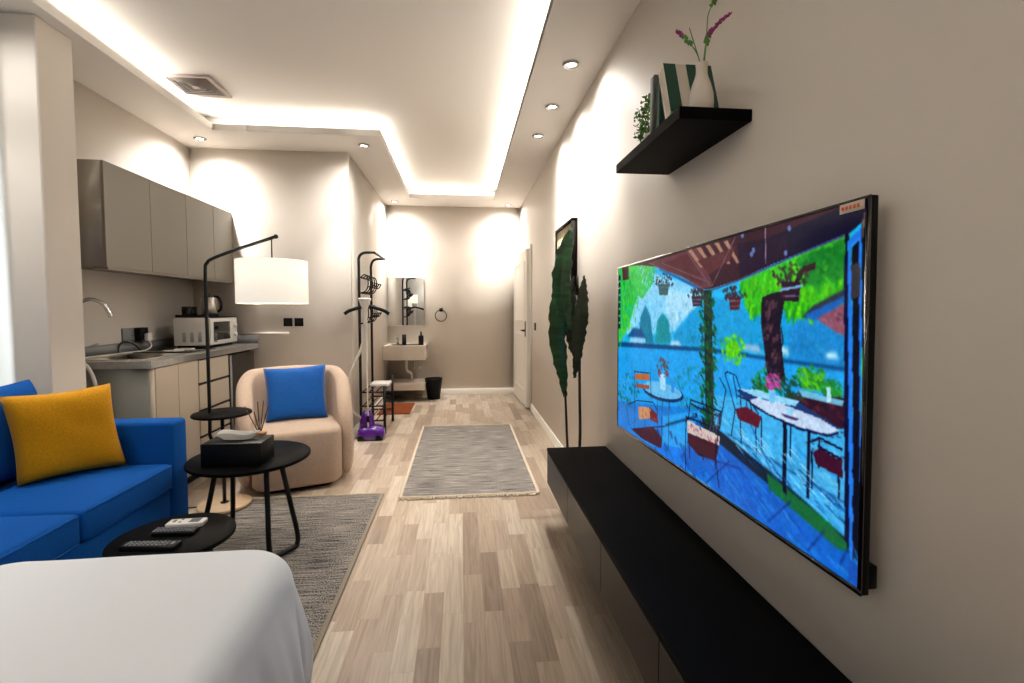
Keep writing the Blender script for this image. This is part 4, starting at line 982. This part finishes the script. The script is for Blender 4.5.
# ------------------------------------------------------------------ television: the terrace-by-the-lake picture on its screen
# shapes in screen coordinates (0..1000 across, 0..1000 down): p polygon, s stroke, f leaf dabs
ART = [
    ('p',(30,185,240),0,[(-242,-247),(1040,-96),(1071,1055),(-251,1214)]),
    ('p',(140,212,248),0,[(0,-43),(541,172),(595,225),(570,298),(495,335),(397,388),(0,414)]),
    ('p',(172,222,248),0,[(371,165),(532,205),(569,240),(495,291),(409,348),(372,272)]),
    ('p',(20,165,225),0,[(420,381),(495,299),(556,240),(611,218),(684,248),(749,233),(808,275),(870,240),(914,256),(989,277),(992,400),(421,428)]),
    ('p',(30,140,210),0,[(848,331),(893,285),(945,304),(989,292),(993,431),(850,431)]),
    ('f',(20,120,190),260,[(173,203),(989,297),(992,405),(174,457)],(60,180,230),8),
    ('f',(70,190,225),220,[(543,299),(765,275),(990,302),(991,374),(544,392)],(20,120,180),7),
    ('f',(10,90,150),160,[(496,388),(767,377),(992,379),(993,421),(496,424)],(50,160,200),7),
    ('p',(190,230,245),0,[(813,405),(829,390),(849,400),(850,419),(814,418)]),
    ('p',(190,230,245),0,[(929,400),(949,394),(957,412),(934,416)]),
    ('p',(10,130,165),0,[(182,456),(198,304),(236,238),(273,303),(295,443)]),
    ('p',(20,150,165),0,[(302,442),(321,322),(353,282),(391,320),(404,430)]),
    ('f',(0,120,130),150,[(10,414),(190,343),(414,358),(544,371),(598,428),(10,477)],(40,170,190),9),
    ('p',(150,205,235),0,[(106,465),(123,405),(190,377),(237,412),(237,455)]),
    ('p',(10,90,150),0,[(87,425),(140,368),(206,376),(252,421)]),
    ('p',(170,215,240),0,[(398,450),(409,415),(454,415),(465,446)]),
    ('p',(150,190,220),0,[(721,418),(730,396),(768,398),(780,423)]),
    ('b',6),
    ('p',(10,80,135),0,[(0,465),(598,428),(850,431),(993,431),(993,444),(850,444),(598,444),(0,497)]),
    ('p',(35,165,235),0,[(0,497),(598,444),(850,444),(993,444),(997,607),(602,695),(0,863)]),
    ('f',(60,190,245),300,[(0,522),(598,461),(993,451),(996,555),(601,653),(0,799)],(15,140,215),14),
    ('f',(130,220,250),120,[(174,497),(598,461),(875,475),(876,518),(600,551),(175,612)],(60,190,240),14),
    ('f',(10,90,160),60,[(0,650),(324,620),(324,714),(0,805)],(30,130,190),14),
    ('p',(20,130,215),0,[(0,844),(376,747),(601,666),(772,594),(996,568),(1008,1027),(0,1026)]),
    ('p',(40,165,235),0,[(364,802),(558,699),(602,732),(607,1049),(360,1071)]),
    ('p',(70,180,235),0,[(617,619),(740,587),(972,592),(988,927),(859,866),(603,748)]),
    ('f',(160,230,250),260,[(619,688),(974,659),(987,916),(859,866),(611,761)],(10,110,200),38),
    ('s',(20,60,110),8,[(377,842),(549,728)]),
    ('s',(20,70,130),4,[(667,748),(977,795)]),
    ('s',(20,80,150),4,[(748,674),(822,833)]),
    ('p',(0,104,205),0,[(549,737),(603,757),(776,813),(883,855),(980,912),(1007,1001),(986,1029),(779,996),(493,991),(502,848)]),
    ('f',(80,195,250),190,[(550,802),(777,855),(950,945),(989,992),(808,989),(528,992)],(0,75,200),46),
    ('p',(0,130,235),0,[(326,959),(492,899),(504,1031),(327,1049)]),
    ('f',(0,60,150),50,[(603,798),(777,855),(884,895),(808,972),(639,944)],(0,90,200),46),
    ('f',(0,55,140),60,[(176,936),(358,856),(551,868),(553,999),(256,1051)],(20,110,190),20),
    ('b',2),
    ('p',(12,35,60),0,[(567,721),(602,732),(805,809),(883,840),(987,892),(998,928),(884,886),(791,852),(577,777)]),
    ('p',(20,110,60),0,[(799,820),(948,871),(991,913),(962,929),(806,870)]),
    ('s',(10,50,130),4,[(862,871),(803,984)]),
    ('s',(10,50,130),4,[(937,898),(902,990)]),
    ('s',(10,50,130),4,[(983,900),(966,970)]),
    ('s',(10,50,130),4,[(683,845),(589,993)]),
    ('s',(10,50,130),4,[(719,855),(551,894)]),
    ('f',(20,130,110),90,[(0,702),(124,623),(216,732),(133,847),(0,909)],(10,80,50),12),
    ('f',(40,160,150),110,[(422,557),(555,502),(567,687),(447,731)],(20,110,140),10),
    ('f',(60,190,40),70,[(745,507),(798,467),(821,528),(771,563)],(20,110,40),10),
    ('p',(90,210,40),0,[(711,416),(710,426),(707,436),(702,444),(695,450),(687,453),(680,453),(672,449),(667,443),(663,434),(661,423),(662,412),(666,402),(672,394),(679,388),(686,386),(694,387),(701,391),(706,397),(710,406)]),
    ('f',(170,240,20),170,[(642,395),(686,360),(730,388),(728,446),(695,482),(647,460)],(40,180,40),8),
    ('p',(40,190,110),0,[(0,-6),(319,-11),(286,131),(213,205),(173,180),(105,347),(0,478)]),
    ('f',(20,200,60),280,[(0,-6),(264,-8),(250,127),(197,204),(157,316),(69,409),(0,510)],(130,215,20),34),
    ('f',(0,150,30),60,[(40,43),(172,24),(157,202),(68,257)],(60,190,20),30),
    ('f',(110,190,160),60,[(172,-10),(345,24),(320,160),(213,205)],(150,210,220),26),
    ('p',(60,200,40),0,[(707,173),(843,121),(970,74),(975,258),(915,288),(871,306),(826,269),(793,223),(772,295),(728,275)]),
    ('f',(120,225,20),420,[(707,173),(867,114),(970,74),(970,193),(904,293),(847,294),(793,236),(751,296)],(20,140,30),32),
    ('f',(10,110,40),120,[(867,126),(967,89),(969,180),(891,197)],(40,160,50),20),
    ('p',(50,60,80),0,[(878,300),(904,265),(967,221),(967,245),(898,305)]),
    ('p',(30,105,190),0,[(885,294),(967,240),(968,256),(905,311)]),
    ('p',(150,90,110),0,[(911,305),(968,258),(970,351),(948,339)]),
    ('f',(90,50,70),40,[(911,299),(968,261),(970,337)],(190,130,150),9),
    ('b',2),
    ('p',(62,28,44),0,[(68,-6),(1008,-6),(1009,32),(970,79),(867,105),(706,163),(611,186),(577,187),(462,119),(332,51),(212,20)]),
    ('p',(18,16,48),0,[(790,39),(1008,-6),(1009,37),(970,79),(867,108),(780,135)]),
    ('p',(40,20,50),0,[(697,32),(842,42),(843,109),(706,159)]),
    ('p',(105,62,70),0,[(249,16),(539,3),(611,178),(568,183),(462,119)]),
    ('p',(96,52,58),0,[(345,39),(491,18),(568,125),(559,165)]),
    ('p',(170,130,110),0,[(491,5),(511,5),(567,92),(554,94)]),
    ('p',(170,130,110),0,[(534,6),(553,6),(605,95),(593,96)]),
    ('p',(170,130,110),0,[(575,7),(592,7),(641,97),(629,99)]),
    ('p',(170,130,110),0,[(612,7),(628,8),(674,99),(663,101)]),
    ('p',(170,130,110),0,[(647,8),(662,9),(705,102),(695,103)]),
    ('p',(92,44,52),0,[(540,62),(691,41),(670,88),(593,129)]),
    ('s',(120,90,105),4,[(491,18),(598,177)]),
    ('s',(120,90,105),4,[(690,5),(603,178)]),
    ('s',(120,90,105),4,[(264,19),(573,187)]),
    ('s',(120,90,105),4,[(345,34),(594,161)]),
    ('s',(150,130,150),4,[(783,-1),(786,123)]),
    ('s',(70,90,140),5,[(603,194),(707,166),(867,111),(970,79)]),
    ('s',(30,110,180),8,[(332,61),(462,132),(569,195)]),
    ('p',(110,130,190),0,[(850,26),(850,29),(849,31),(849,33),(848,34),(846,34),(845,33),(844,32),(843,29),(842,27),(842,24),(842,21),(843,19),(844,17),(845,16),(846,16),(847,17),(848,18),(849,21),(850,23)]),
    ('p',(110,130,190),0,[(748,82),(748,86),(748,88),(747,90),(745,91),(744,92),(742,91),(741,89),(740,87),(739,84),(739,80),(739,77),(739,74),(740,72),(742,71),(743,71),(745,72),(746,74),(747,76),(748,79)]),
    ('p',(110,130,190),0,[(842,100),(842,103),(841,105),(840,107),(839,108),(838,108),(837,107),(836,106),(835,104),(834,101),(834,98),(834,95),(835,93),(835,91),(836,90),(838,90),(839,90),(840,92),(841,94),(842,97)]),
    ('p',(110,130,190),0,[(754,70),(754,73),(753,76),(752,78),(751,79),(750,79),(748,78),(747,77),(746,74),(745,71),(745,68),(745,65),(745,62),(746,60),(748,59),(749,59),(751,60),(752,61),(753,64),(754,67)]),
    ('p',(110,130,190),0,[(719,6),(719,9),(718,12),(717,14),(715,15),(714,15),(712,14),(711,12),(709,9),(709,6),(708,3),(708,0),(709,-3),(710,-5),(712,-6),(713,-6),(715,-5),(716,-3),(718,-1),(718,3)]),
    ('p',(14,50,50),0,[(569,191),(603,190),(619,749),(586,764)]),
    ('f',(20,130,60),230,[(551,198),(615,195),(632,744),(563,766)],(10,50,40),13),
    ('f',(90,50,50),50,[(578,224),(603,226),(619,709),(594,719)],(30,90,50),13),
    ('p',(36,26,42),0,[(776,235),(799,223),(845,214),(836,257),(828,333),(835,421),(844,502),(799,514),(785,402),(775,319)]),
    ('f',(110,70,80),110,[(782,235),(820,224),(822,333),(836,491),(799,501),(778,319)],(20,16,40),22),
    ('s',(60,30,40),14,[(825,231),(864,197),(879,158),(907,151)]),
    ('s',(40,20,40),4,[(830,333),(836,380),(824,416)]),
    ('f',(90,40,60),70,[(290,99),(358,83),(420,117),(414,150),(297,138)],(30,60,50),9),
    ('p',(60,110,110),0,[(322,135),(393,143),(384,197),(332,193)]),
    ('s',(120,110,130),3,[(325,154),(390,160)]),
    ('s',(110,100,120),3,[(329,177),(387,182)]),
    ('f',(90,40,60),70,[(493,187),(537,171),(578,194),(574,220),(498,215)],(30,60,50),9),
    ('p',(60,50,70),0,[(513,212),(560,215),(555,257),(521,256)]),
    ('s',(120,110,130),3,[(516,226),(558,228)]),
    ('s',(110,100,120),3,[(518,244),(556,245)]),
    ('f',(90,40,60),70,[(648,197),(690,179),(729,204),(726,233),(652,229)],(30,60,50),9),
    ('p',(90,40,50),0,[(668,225),(712,228),(707,274),(675,274)]),
    ('s',(120,110,130),3,[(670,241),(711,242)]),
    ('s',(110,100,120),3,[(672,261),(709,261)]),
    ('f',(90,40,60),70,[(805,149),(851,129),(893,163),(890,200),(811,191)],(30,60,50),9),
    ('p',(50,24,50),0,[(827,187),(876,193),(871,252),(835,251)]),
    ('s',(120,110,130),3,[(830,207),(874,211)]),
    ('s',(110,100,120),3,[(833,233),(872,236)]),
    ('s',(120,180,220),5,[(825,215),(880,205)]),
    ('f',(30,130,50),90,[(746,535),(787,483),(836,504),(837,542),(759,567)],(10,70,50),10),
    ('f',(110,210,30),120,[(865,459),(901,439),(931,450),(928,502),(876,506)],(20,120,40),10),
    ('f',(60,190,60),60,[(923,475),(962,470),(959,515),(928,514)],(20,110,60),10),
    ('p',(60,22,46),0,[(852,534),(970,516),(976,595),(892,622),(843,585)]),
    ('f',(110,46,60),60,[(852,534),(970,516),(972,592),(892,616)],(30,20,50),12),
    ('p',(120,190,220),0,[(876,518),(967,523),(964,538),(872,538)]),
    ('p',(190,235,245),0,[(934,495),(942,493),(943,534),(935,537)]),
    ('f',(40,60,60),60,[(831,492),(875,475),(881,547),(843,560)],(20,100,60),10),
    ('f',(30,20,40),20,[(617,607),(649,585),(674,725),(635,722)],(20,60,80),14),
    ('f',(20,80,130),40,[(656,560),(720,564),(743,730),(667,752)],(60,170,210),14),
    ('f',(26,20,40),60,[(878,618),(972,597),(975,700),(893,688)],(70,30,50),14),
    ('p',(30,60,120),0,[(700,570),(746,553),(877,557),(958,598),(958,618),(935,631),(854,638),(760,616)]),
    ('p',(150,215,245),0,[(707,564),(765,551),(877,554),(868,573),(771,577)]),
    ('p',(195,215,240),0,[(747,592),(771,577),(840,576),(922,588),(958,604),(958,615),(935,626),(878,631),(801,621),(750,609)]),
    ('p',(80,60,110),0,[(833,605),(878,606),(873,614),(844,617)]),
    ('s',(15,30,80),5,[(747,603),(801,624),(878,637),(939,630),(958,612)]),
    ('p',(15,15,45),0,[(839,632),(849,631),(851,859),(841,853)]),
    ('p',(15,20,55),0,[(897,632),(903,632),(903,834),(897,833)]),
    ('s',(20,30,70),5,[(859,636),(859,738)]),
    ('f',(225,110,200),70,[(785,518),(801,487),(826,487),(829,519),(805,542)],(150,40,120),10),
    ('p',(120,200,240),0,[(799,541),(819,538),(817,582),(803,580)]),
    ('p',(150,215,245),0,[(846,584),(863,581),(861,604),(849,605)]),
    ('s',(14,28,66),4,[(659,520),(670,510),(699,518),(713,559),(718,631)]),
    ('s',(14,28,66),4,[(659,520),(679,577),(698,646)]),
    ('s',(14,28,66),4,[(689,521),(704,599)]),
    ('s',(14,28,66),4,[(698,646),(685,751)]),
    ('s',(14,28,66),4,[(715,669),(721,764)]),
    ('s',(14,28,66),4,[(764,671),(769,774)]),
    ('s',(14,28,66),4,[(781,642),(783,746)]),
    ('s',(14,28,66),4,[(707,590),(747,599),(772,632)]),
    ('s',(14,28,66),4,[(734,603),(741,637)]),
    ('s',(14,28,66),4,[(747,603),(754,639)]),
    ('s',(14,28,66),4,[(640,540),(664,581),(650,680),(643,739)]),
    ('p',(100,26,50),0,[(698,642),(735,621),(781,639),(773,681),(709,676)]),
    ('s',(12,14,50),5,[(907,687),(909,806)]),
    ('s',(12,14,50),5,[(921,644),(921,732)]),
    ('s',(12,14,50),5,[(970,593),(977,781)]),
    ('s',(12,14,50),5,[(960,709),(962,792)]),
    ('s',(12,14,50),5,[(904,664),(923,643),(966,655)]),
    ('s',(12,14,50),5,[(919,668),(967,682)]),
    ('p',(70,18,50),0,[(909,692),(923,672),(967,688),(968,731),(916,723)]),
    ('p',(20,60,110),0,[(480,672),(470,686),(451,700),(423,713),(388,723),(348,730),(307,732),(269,729),(240,721),(224,708),(222,692),(235,675),(262,659),(298,646),(338,637),(378,633),(415,634),(445,639),(467,647),(478,659)]),
    ('p',(110,190,235),0,[(469,665),(461,677),(443,688),(416,699),(382,708),(344,714),(305,715),(269,713),(240,706),(224,695),(222,682),(234,668),(258,655),(292,644),(331,636),(370,633),(405,633),(434,637),(456,644),(467,654)]),
    ('s',(16,40,80),4,[(357,723),(353,961)]),
    ('s',(16,40,80),4,[(400,709),(397,949)]),
    ('s',(16,40,80),4,[(324,724),(326,881)]),
    ('p',(170,220,245),0,[(337,596),(375,587),(376,667),(344,671)]),
    ('p',(60,150,220),0,[(411,618),(429,613),(429,665),(412,666)]),
    ('f',(170,50,60),80,[(310,551),(349,497),(393,524),(393,593),(337,607)],(60,90,70),10),
    ('p',(190,110,60),0,[(158,633),(268,613),(268,645),(158,668)]),
    ('p',(160,90,70),0,[(167,689),(268,672),(268,694),(167,712)]),
    ('s',(14,30,60),4,[(150,617),(159,925)]),
    ('s',(14,30,60),4,[(275,600),(283,738)]),
    ('s',(14,30,60),4,[(150,623),(268,607)]),
    ('s',(14,30,60),4,[(97,835),(176,785),(297,754),(325,786)]),
    ('s',(14,30,60),4,[(88,863),(107,954)]),
    ('s',(14,30,60),4,[(232,822),(240,919)]),
    ('s',(14,30,60),4,[(176,947),(377,847)]),
    ('p',(200,150,110),0,[(184,816),(269,791),(284,845),(193,888)]),
    ('p',(120,40,50),0,[(269,786),(325,807),(332,852),(277,854)]),
    ('f',(150,40,50),25,[(184,816),(283,786),(312,844),(193,882)],(220,190,150),8),
    ('p',(70,24,50),0,[(125,970),(298,882),(359,917),(353,972),(217,986)]),
    ('f',(120,40,70),40,[(125,970),(298,882),(353,961),(217,986)],(30,20,60),9),
    ('p',(205,195,190),0,[(500,766),(644,771),(641,808),(501,821)]),
    ('f',(170,60,90),40,[(501,775),(644,778),(641,804),(501,821)],(235,225,215),8),
    ('p',(70,20,44),0,[(501,821),(641,808),(630,876),(551,894),(502,866)]),
    ('s',(16,18,44),5,[(495,750),(491,853),(493,1000)]),
    ('s',(16,18,44),5,[(512,861),(513,933)]),
    ('s',(16,18,44),5,[(514,670),(505,755),(490,779)]),
    ('s',(16,18,44),5,[(514,670),(602,670),(650,672)]),
    ('s',(16,18,44),5,[(515,688),(635,694)]),
    ('s',(16,18,44),5,[(495,754),(585,748),(636,750)]),
    ('s',(16,18,44),5,[(646,673),(636,766),(629,867),(643,974)]),
    ('s',(16,18,44),5,[(551,890),(579,888),(574,907)]),
    ('s',(16,18,44),5,[(628,786),(626,911)]),
    ('s',(100,80,110),3,[(618,680),(603,765)]),
    ('s',(100,80,110),3,[(631,680),(616,763)]),
    ('s',(100,80,110),3,[(643,679),(628,762)]),
    ('f',(10,60,130),60,[(674,764),(831,737),(977,795),(979,863),(832,819),(675,802)],(20,100,180),38),
    ('f',(200,240,250),60,[(709,709),(856,701),(965,761),(978,835),(858,803),(693,774)],(120,210,245),38),
    ('f',(14,20,50),26,[(468,695),(643,683),(644,778),(501,780)],(60,60,90),9),
    ('p',(8,10,40),0,[(962,77),(969,76),(990,936),(978,905)]),
    ('p',(10,16,60),0,[(961,134),(972,128),(985,899),(974,895)]),
    ('p',(40,130,235),0,[(967,99),(990,70),(991,95),(973,113),(989,965),(983,943)]),
    ('p',(14,14,36),0,[(975,116),(988,99),(1002,925),(989,896)]),
    ('p',(40,130,235),0,[(986,94),(991,90),(1007,920),(1001,914)]),
    ('p',(60,56,60),0,[(974,162),(989,158),(990,246),(975,251)]),
    ('p',(6,16,26),0,[(990,60),(1003,40),(1007,998),(1000,995),(1005,921)]),
    ('p',(20,90,190),0,[(981,934),(1000,942),(1000,997),(982,994)]),
    ('p',(60,200,80),0,[(995,374),(997,373),(1000,548),(997,549)]),  # painted reflection: green line along the right bezel
    ('p',(150,110,90),0,[(993,34),(996,33),(993,96),(991,95)]),
    ('p',(20,40,60),0,[(0,44),(20,46),(20,77),(0,75)]),
    ('p',(20,40,60),0,[(0,87),(20,90),(20,120),(0,118)]),
    ('p',(20,40,60),0,[(0,131),(20,133),(20,164),(0,162)]),
    ('p',(20,40,60),0,[(0,175),(20,176),(20,207),(0,206)]),
    ('p',(20,40,60),0,[(0,219),(20,219),(20,250),(0,250)]),
    ('p',(20,40,60),0,[(0,263),(20,263),(20,294),(0,294)]),
    ('p',(20,40,60),0,[(0,307),(20,306),(20,338),(0,338)]),
    ('p',(20,40,60),0,[(0,351),(20,350),(20,381),(0,383)]),
    ('p',(80,50,50),0,[(30,-1),(95,-1),(96,81),(40,80)]),
]

def paint(W, H):
    img = np.zeros((H, W, 3)); rng = np.random.RandomState(4)
    yy, xx = np.mgrid[0:H, 0:W]; sx, sy = W/1000., H/1000.
    def fill(poly, c, al=1.):
        P = [(x*sx, y*sy) for x, y in poly]
        x0 = max(0, int(min(p[0] for p in P))-1); x1 = min(W, int(max(p[0] for p in P))+2)
        y0 = max(0, int(min(p[1] for p in P))-1); y1 = min(H, int(max(p[1] for p in P))+2)
        if x1 <= x0 or y1 <= y0: return
        X = xx[y0:y1, x0:x1]+.5; Y = yy[y0:y1, x0:x1]+.5; ins = np.zeros(X.shape, bool)
        for (ax, ay), (bx, by) in zip(P, P[1:]+P[:1]):
            if abs(ay-by) < 1e-9: continue
            ins ^= ((ay > Y) != (by > Y)) & (X < (bx-ax)*(Y-ay)/(by-ay)+ax)
        s = img[y0:y1, x0:x1]; s[ins] = s[ins]*(1-al)+np.array(c)*al
    def inside(x, y, P):
        r = False
        for (ax, ay), (bx, by) in zip(P, P[1:]+P[:1]):
            if (ay > y) != (by > y) and x < (bx-ax)*(y-ay)/(by-ay)+ax: r = not r
        return r
    def soft(a):
        b_ = np.pad(a, ((1, 1), (1, 1), (0, 0)), 'edge')
        return (b_[:-2, 1:-1]+b_[2:, 1:-1]+b_[1:-1, :-2]+b_[1:-1, 2:]+2.4*a)/6.4
    for a in ART:
        if a[0] == 'b':
            for _ in range(a[1]): img = soft(img)
            continue
        if a[0] == 'p': fill(a[3], a[1])
        elif a[0] == 's':
            for (x0, y0), (x1, y1) in zip(a[3], a[3][1:]):
                dx, dy = (x1-x0)*sx, (y1-y0)*sy; l = math.hypot(dx, dy) or 1; w = max(1.6, 1.35*a[2]*sy)*.5
                nx, ny = -dy/l*w/sx, dx/l*w/sy
                fill([(x0+nx, y0+ny), (x1+nx, y1+ny), (x1-nx, y1-ny), (x0-nx, y0-ny)], a[1])
        else:
            P = a[3]; bx0, bx1 = min(p[0] for p in P), max(p[0] for p in P); by0, by1 = min(p[1] for p in P), max(p[1] for p in P)
            ln = a[5]; long_ = ln > 20
            for k in range(a[2]):
                x, y = rng.uniform(bx0, bx1), rng.uniform(by0, by1)
                if not inside(x, y, P): continue
                t = rng.rand(); c = [p*(1-t)+q*t for p, q in zip(a[1], a[4])]
                if ln >= 36: dx, dy = ln*.75, ln*.6; w = 4   # sun streaks
                elif long_: dx, dy = rng.uniform(-3, 3), ln; w = 4.5
                elif ln == 14: dx, dy = ln*1.3, 2; w = 3
                else: dx, dy = ln*rng.uniform(.5, .9), ln*rng.uniform(.6, 1.5); w = ln*.6
                fill([(x-w, y), (x, y-dy*.5) if not long_ else (x+w, y), (x+dx, y+dy), (x+dx-w, y+dy*.9)], c, .8)
    def field(n, amp):
        g = rng.normal(0, 1, (n+2, int(n*1.8)+2)); h_, w_ = g.shape
        yi = np.linspace(0, h_-1.001, H); xi = np.linspace(0, w_-1.001, W); y0_ = yi.astype(int); x0_ = xi.astype(int); fy = (yi-y0_)[:, None]; fx = (xi-x0_)[None]
        return amp*((g[y0_][:, x0_]*(1-fx)+g[y0_][:, x0_+1]*fx)*(1-fy)+(g[y0_+1][:, x0_]*(1-fx)+g[y0_+1][:, x0_+1]*fx)*fy)
    img = 255*(np.clip(soft(img), 0, 255)/255)**1.12
    tex = 1+field(12, .02)+field(45, .03)+field(130, .045)
    img = np.clip(img*tex[..., None]+rng.normal(0, 3, img.shape), 0, 255)/255.
    return np.where(img <= .04045, img/12.92, ((img+.055)/1.055)**2.4)
TV = thing('television', 'large flat television on the right wall showing a lakeside terrace', 'television')
tW, tH = 1.523, .826
pf, pn = Vector((.806, 2.402, 1.0965)), Vector((.822, .905, 1.116))   # far and near end, mid height
ex = (pn-pf).normalized(); ey = Vector((-ex.y, ex.x, 0)).normalized(); ey = ey if ey.x > 0 else -ey; ez = ex.cross(ey)
if ez.z < 0: ez = -ez
ey = ez.cross(ex).normalized()
Mx = Matrix((ex, ey, ez)).transposed().to_4x4(); Mx.translation = (pf+pn)/2
def tvobj(name, bm, m, par=None, **k):
    o = obj(name, bm, m, None, **k); o.parent = par or TV; return o
TV.matrix_world = Mx
bm = box(bmn(), -tW/2, tW/2, .0, .016, -tH/2, tH/2, .003)
tvobj('casing', bm, 'black_pl')
bm = bmn()
for a in ((-tW/2, tW/2, tH/2-.007, tH/2), (-tW/2, tW/2, -tH/2, -tH/2+.012), (-tW/2, -tW/2+.007, -tH/2+.012, tH/2-.007), (tW/2-.009, tW/2, -tH/2+.012, tH/2-.007)):
    box(bm, a[0], a[1], -.004, -.0002, a[2], a[3])
tvobj('bezel', bm, 'glass_black')
tvobj('rear_housing', box(bmn(), -tW/2+.3, tW/2-.3, .0165, .034, -tH/2+.02, .12, .006), 'black_pl')
tvobj('corner_bracket', box(bmn(), tW/2-.035, tW/2-.004, .0165, .038, -tH/2+.01, -tH/2+.06, .003), 'black_pl')
tvobj('wall_bracket', box(bmn(), -.2, .2, .0345, .058, -.2, .1, .003), 'black_metal')
GW, GH = 600, 320
pic = paint(GW, GH)
u0, u1, v0, v1 = -tW/2+.007, tW/2-.009, -tH/2+.012, tH/2-.007
verts = np.zeros((GH, GW, 3)); verts[..., 0] = np.linspace(u0, u1, GW)[None, :]; verts[..., 1] = -.0010; verts[..., 2] = np.linspace(v1, v0, GH)[:, None]
idx = np.arange(GW*GH).reshape(GH, GW)
faces = np.stack([idx[1:, :-1], idx[1:, 1:], idx[:-1, 1:], idx[:-1, :-1]], -1).reshape(-1, 4)
me = bpy.data.meshes.new('screen'); me.vertices.add(GW*GH); me.vertices.foreach_set('co', verts.reshape(-1))
me.loops.add(faces.size); me.loops.foreach_set('vertex_index', faces.reshape(-1).astype(np.int32))
me.polygons.add(len(faces)); me.polygons.foreach_set('loop_start', np.arange(0, faces.size, 4, dtype=np.int32))
me.update(calc_edges=True); me.validate()
ca = me.color_attributes.new('picture', 'FLOAT_COLOR', 'POINT')
ca.data.foreach_set('color', np.concatenate([pic.reshape(-1, 3), np.ones((GW*GH, 1))], 1).reshape(-1))
sm_ = bpy.data.materials.new('lit_screen'); sm_.use_nodes = True; nt = sm_.node_tree; b = nt.nodes['Principled BSDF']
at_ = nt.nodes.new('ShaderNodeAttribute'); at_.attribute_name = 'picture'
nt.links.new(at_.outputs['Color'], b.inputs['Emission Color']); b.inputs['Emission Strength'].default_value = .88
b.inputs['Base Color'].default_value = (.004, .004, .005, 1); b.inputs['Roughness'].default_value = .12; b.inputs['Specular IOR Level'].default_value = .05
me.materials.append(sm_)
so_ = bpy.data.objects.new('screen', me); C.objects.link(so_); so_.parent = TV
st = tvobj('sticker', box(bmn(), tW/2-.075, tW/2-.012, -.0062, -.0048, tH/2-.026, tH/2-.006), 'sticker')
bm = bmn()
for k in range(5): box(bm, tW/2-.070+k*.010, tW/2-.063+k*.010, -.0068, -.0061, tH/2-.020, tH/2-.012)
tvobj('sticker_print', bm, 'sticker_red', st)

# ------------------------------------------------------------------ lights, camera
def area(name, loc, rot, sx, sy, e, col=(1, 1, 1)):
    l = bpy.data.lights.new(name, 'AREA'); l.shape = 'RECTANGLE'; l.size = sx; l.size_y = sy; l.energy = e; l.color = col
    o = bpy.data.objects.new(name, l); o.location = loc; o.rotation_euler = rot; C.objects.link(o); return o
WARM = (1, .96, .875)
def cove(x0, y0, x1, y1, w=10.):
    """led strip lying in the cove, shining up: w watts per metre"""
    L = math.hypot(x1-x0, y1-y0)
    area('cove_strip', ((x0+x1)/2, (y0+y1)/2, H+.062), (PI, 0, math.atan2(y0-y1, x1-x0)), L, .03, w*L, WARM)
k = .05
CW = 3.0
cove(TX1+k, TY0, TX1+k, TY1, CW); cove(TKX, TY1+k, TX1, TY1+k, CW); cove(TKX-k, TKY+k, TKX-k, TY1, CW)
cove(TX0, TKY+k, TKX-k, TKY+k, CW); cove(TX0-k, TY0, TX0-k, TKY, CW); cove(TX0, TY0-k, TX1, TY0-k, CW)
# unseen downlights out of frame; all but the first added to light the bed
for x, y, e in ((-2.3, 2.38, 34), (-2.3, 1.0, 30), (-2.3, -.6, 30), (-1.2, -1.85, 60), (0, -1.85, 30)):
    spot((x, y, H-.02), e)
    o = copy_tree(dl0); o.location = (x, y, H-.012); o['label'] = 'unseen round downlight in the ceiling border at the bed end of room'
area('daylight', (XL-.15, 1.5, 1.5), (0, R(-90), 0), 1.8, 1.8, 120, (.86, .93, 1))
W = bpy.data.worlds.new('world'); SC.world = W; W.use_nodes = True
W.node_tree.nodes['Background'].inputs[0].default_value = (.7, .8, 1, 1); W.node_tree.nodes['Background'].inputs[1].default_value = .3

cam = bpy.data.cameras.new('camera'); co = bpy.data.objects.new('camera', cam); C.objects.link(co)
fpx = 480.
yaw = math.atan(50/fpx); pit = math.atan(23.4/fpx*math.cos(yaw))
co.location = (0, 0, 1.3); co.rotation_euler = (PI/2-pit, 0, -yaw)
cam.sensor_fit = 'HORIZONTAL'; cam.sensor_width = 36; cam.lens = 36*fpx/1024; cam.shift_x = 0; cam.shift_y = -10/1024
cam.clip_start = .02; cam.clip_end = 60
SC.camera = co
SC.view_settings.view_transform = 'Standard'; SC.view_settings.look = 'None'; SC.view_settings.exposure = .25; SC.view_settings.gamma = 1
SC.view_settings.use_curve_mapping = False
SC.cycles.max_bounces = 8; SC.cycles.diffuse_bounces = 5; SC.cycles.sample_clamp_indirect = 4; SC.cycles.use_denoising = True
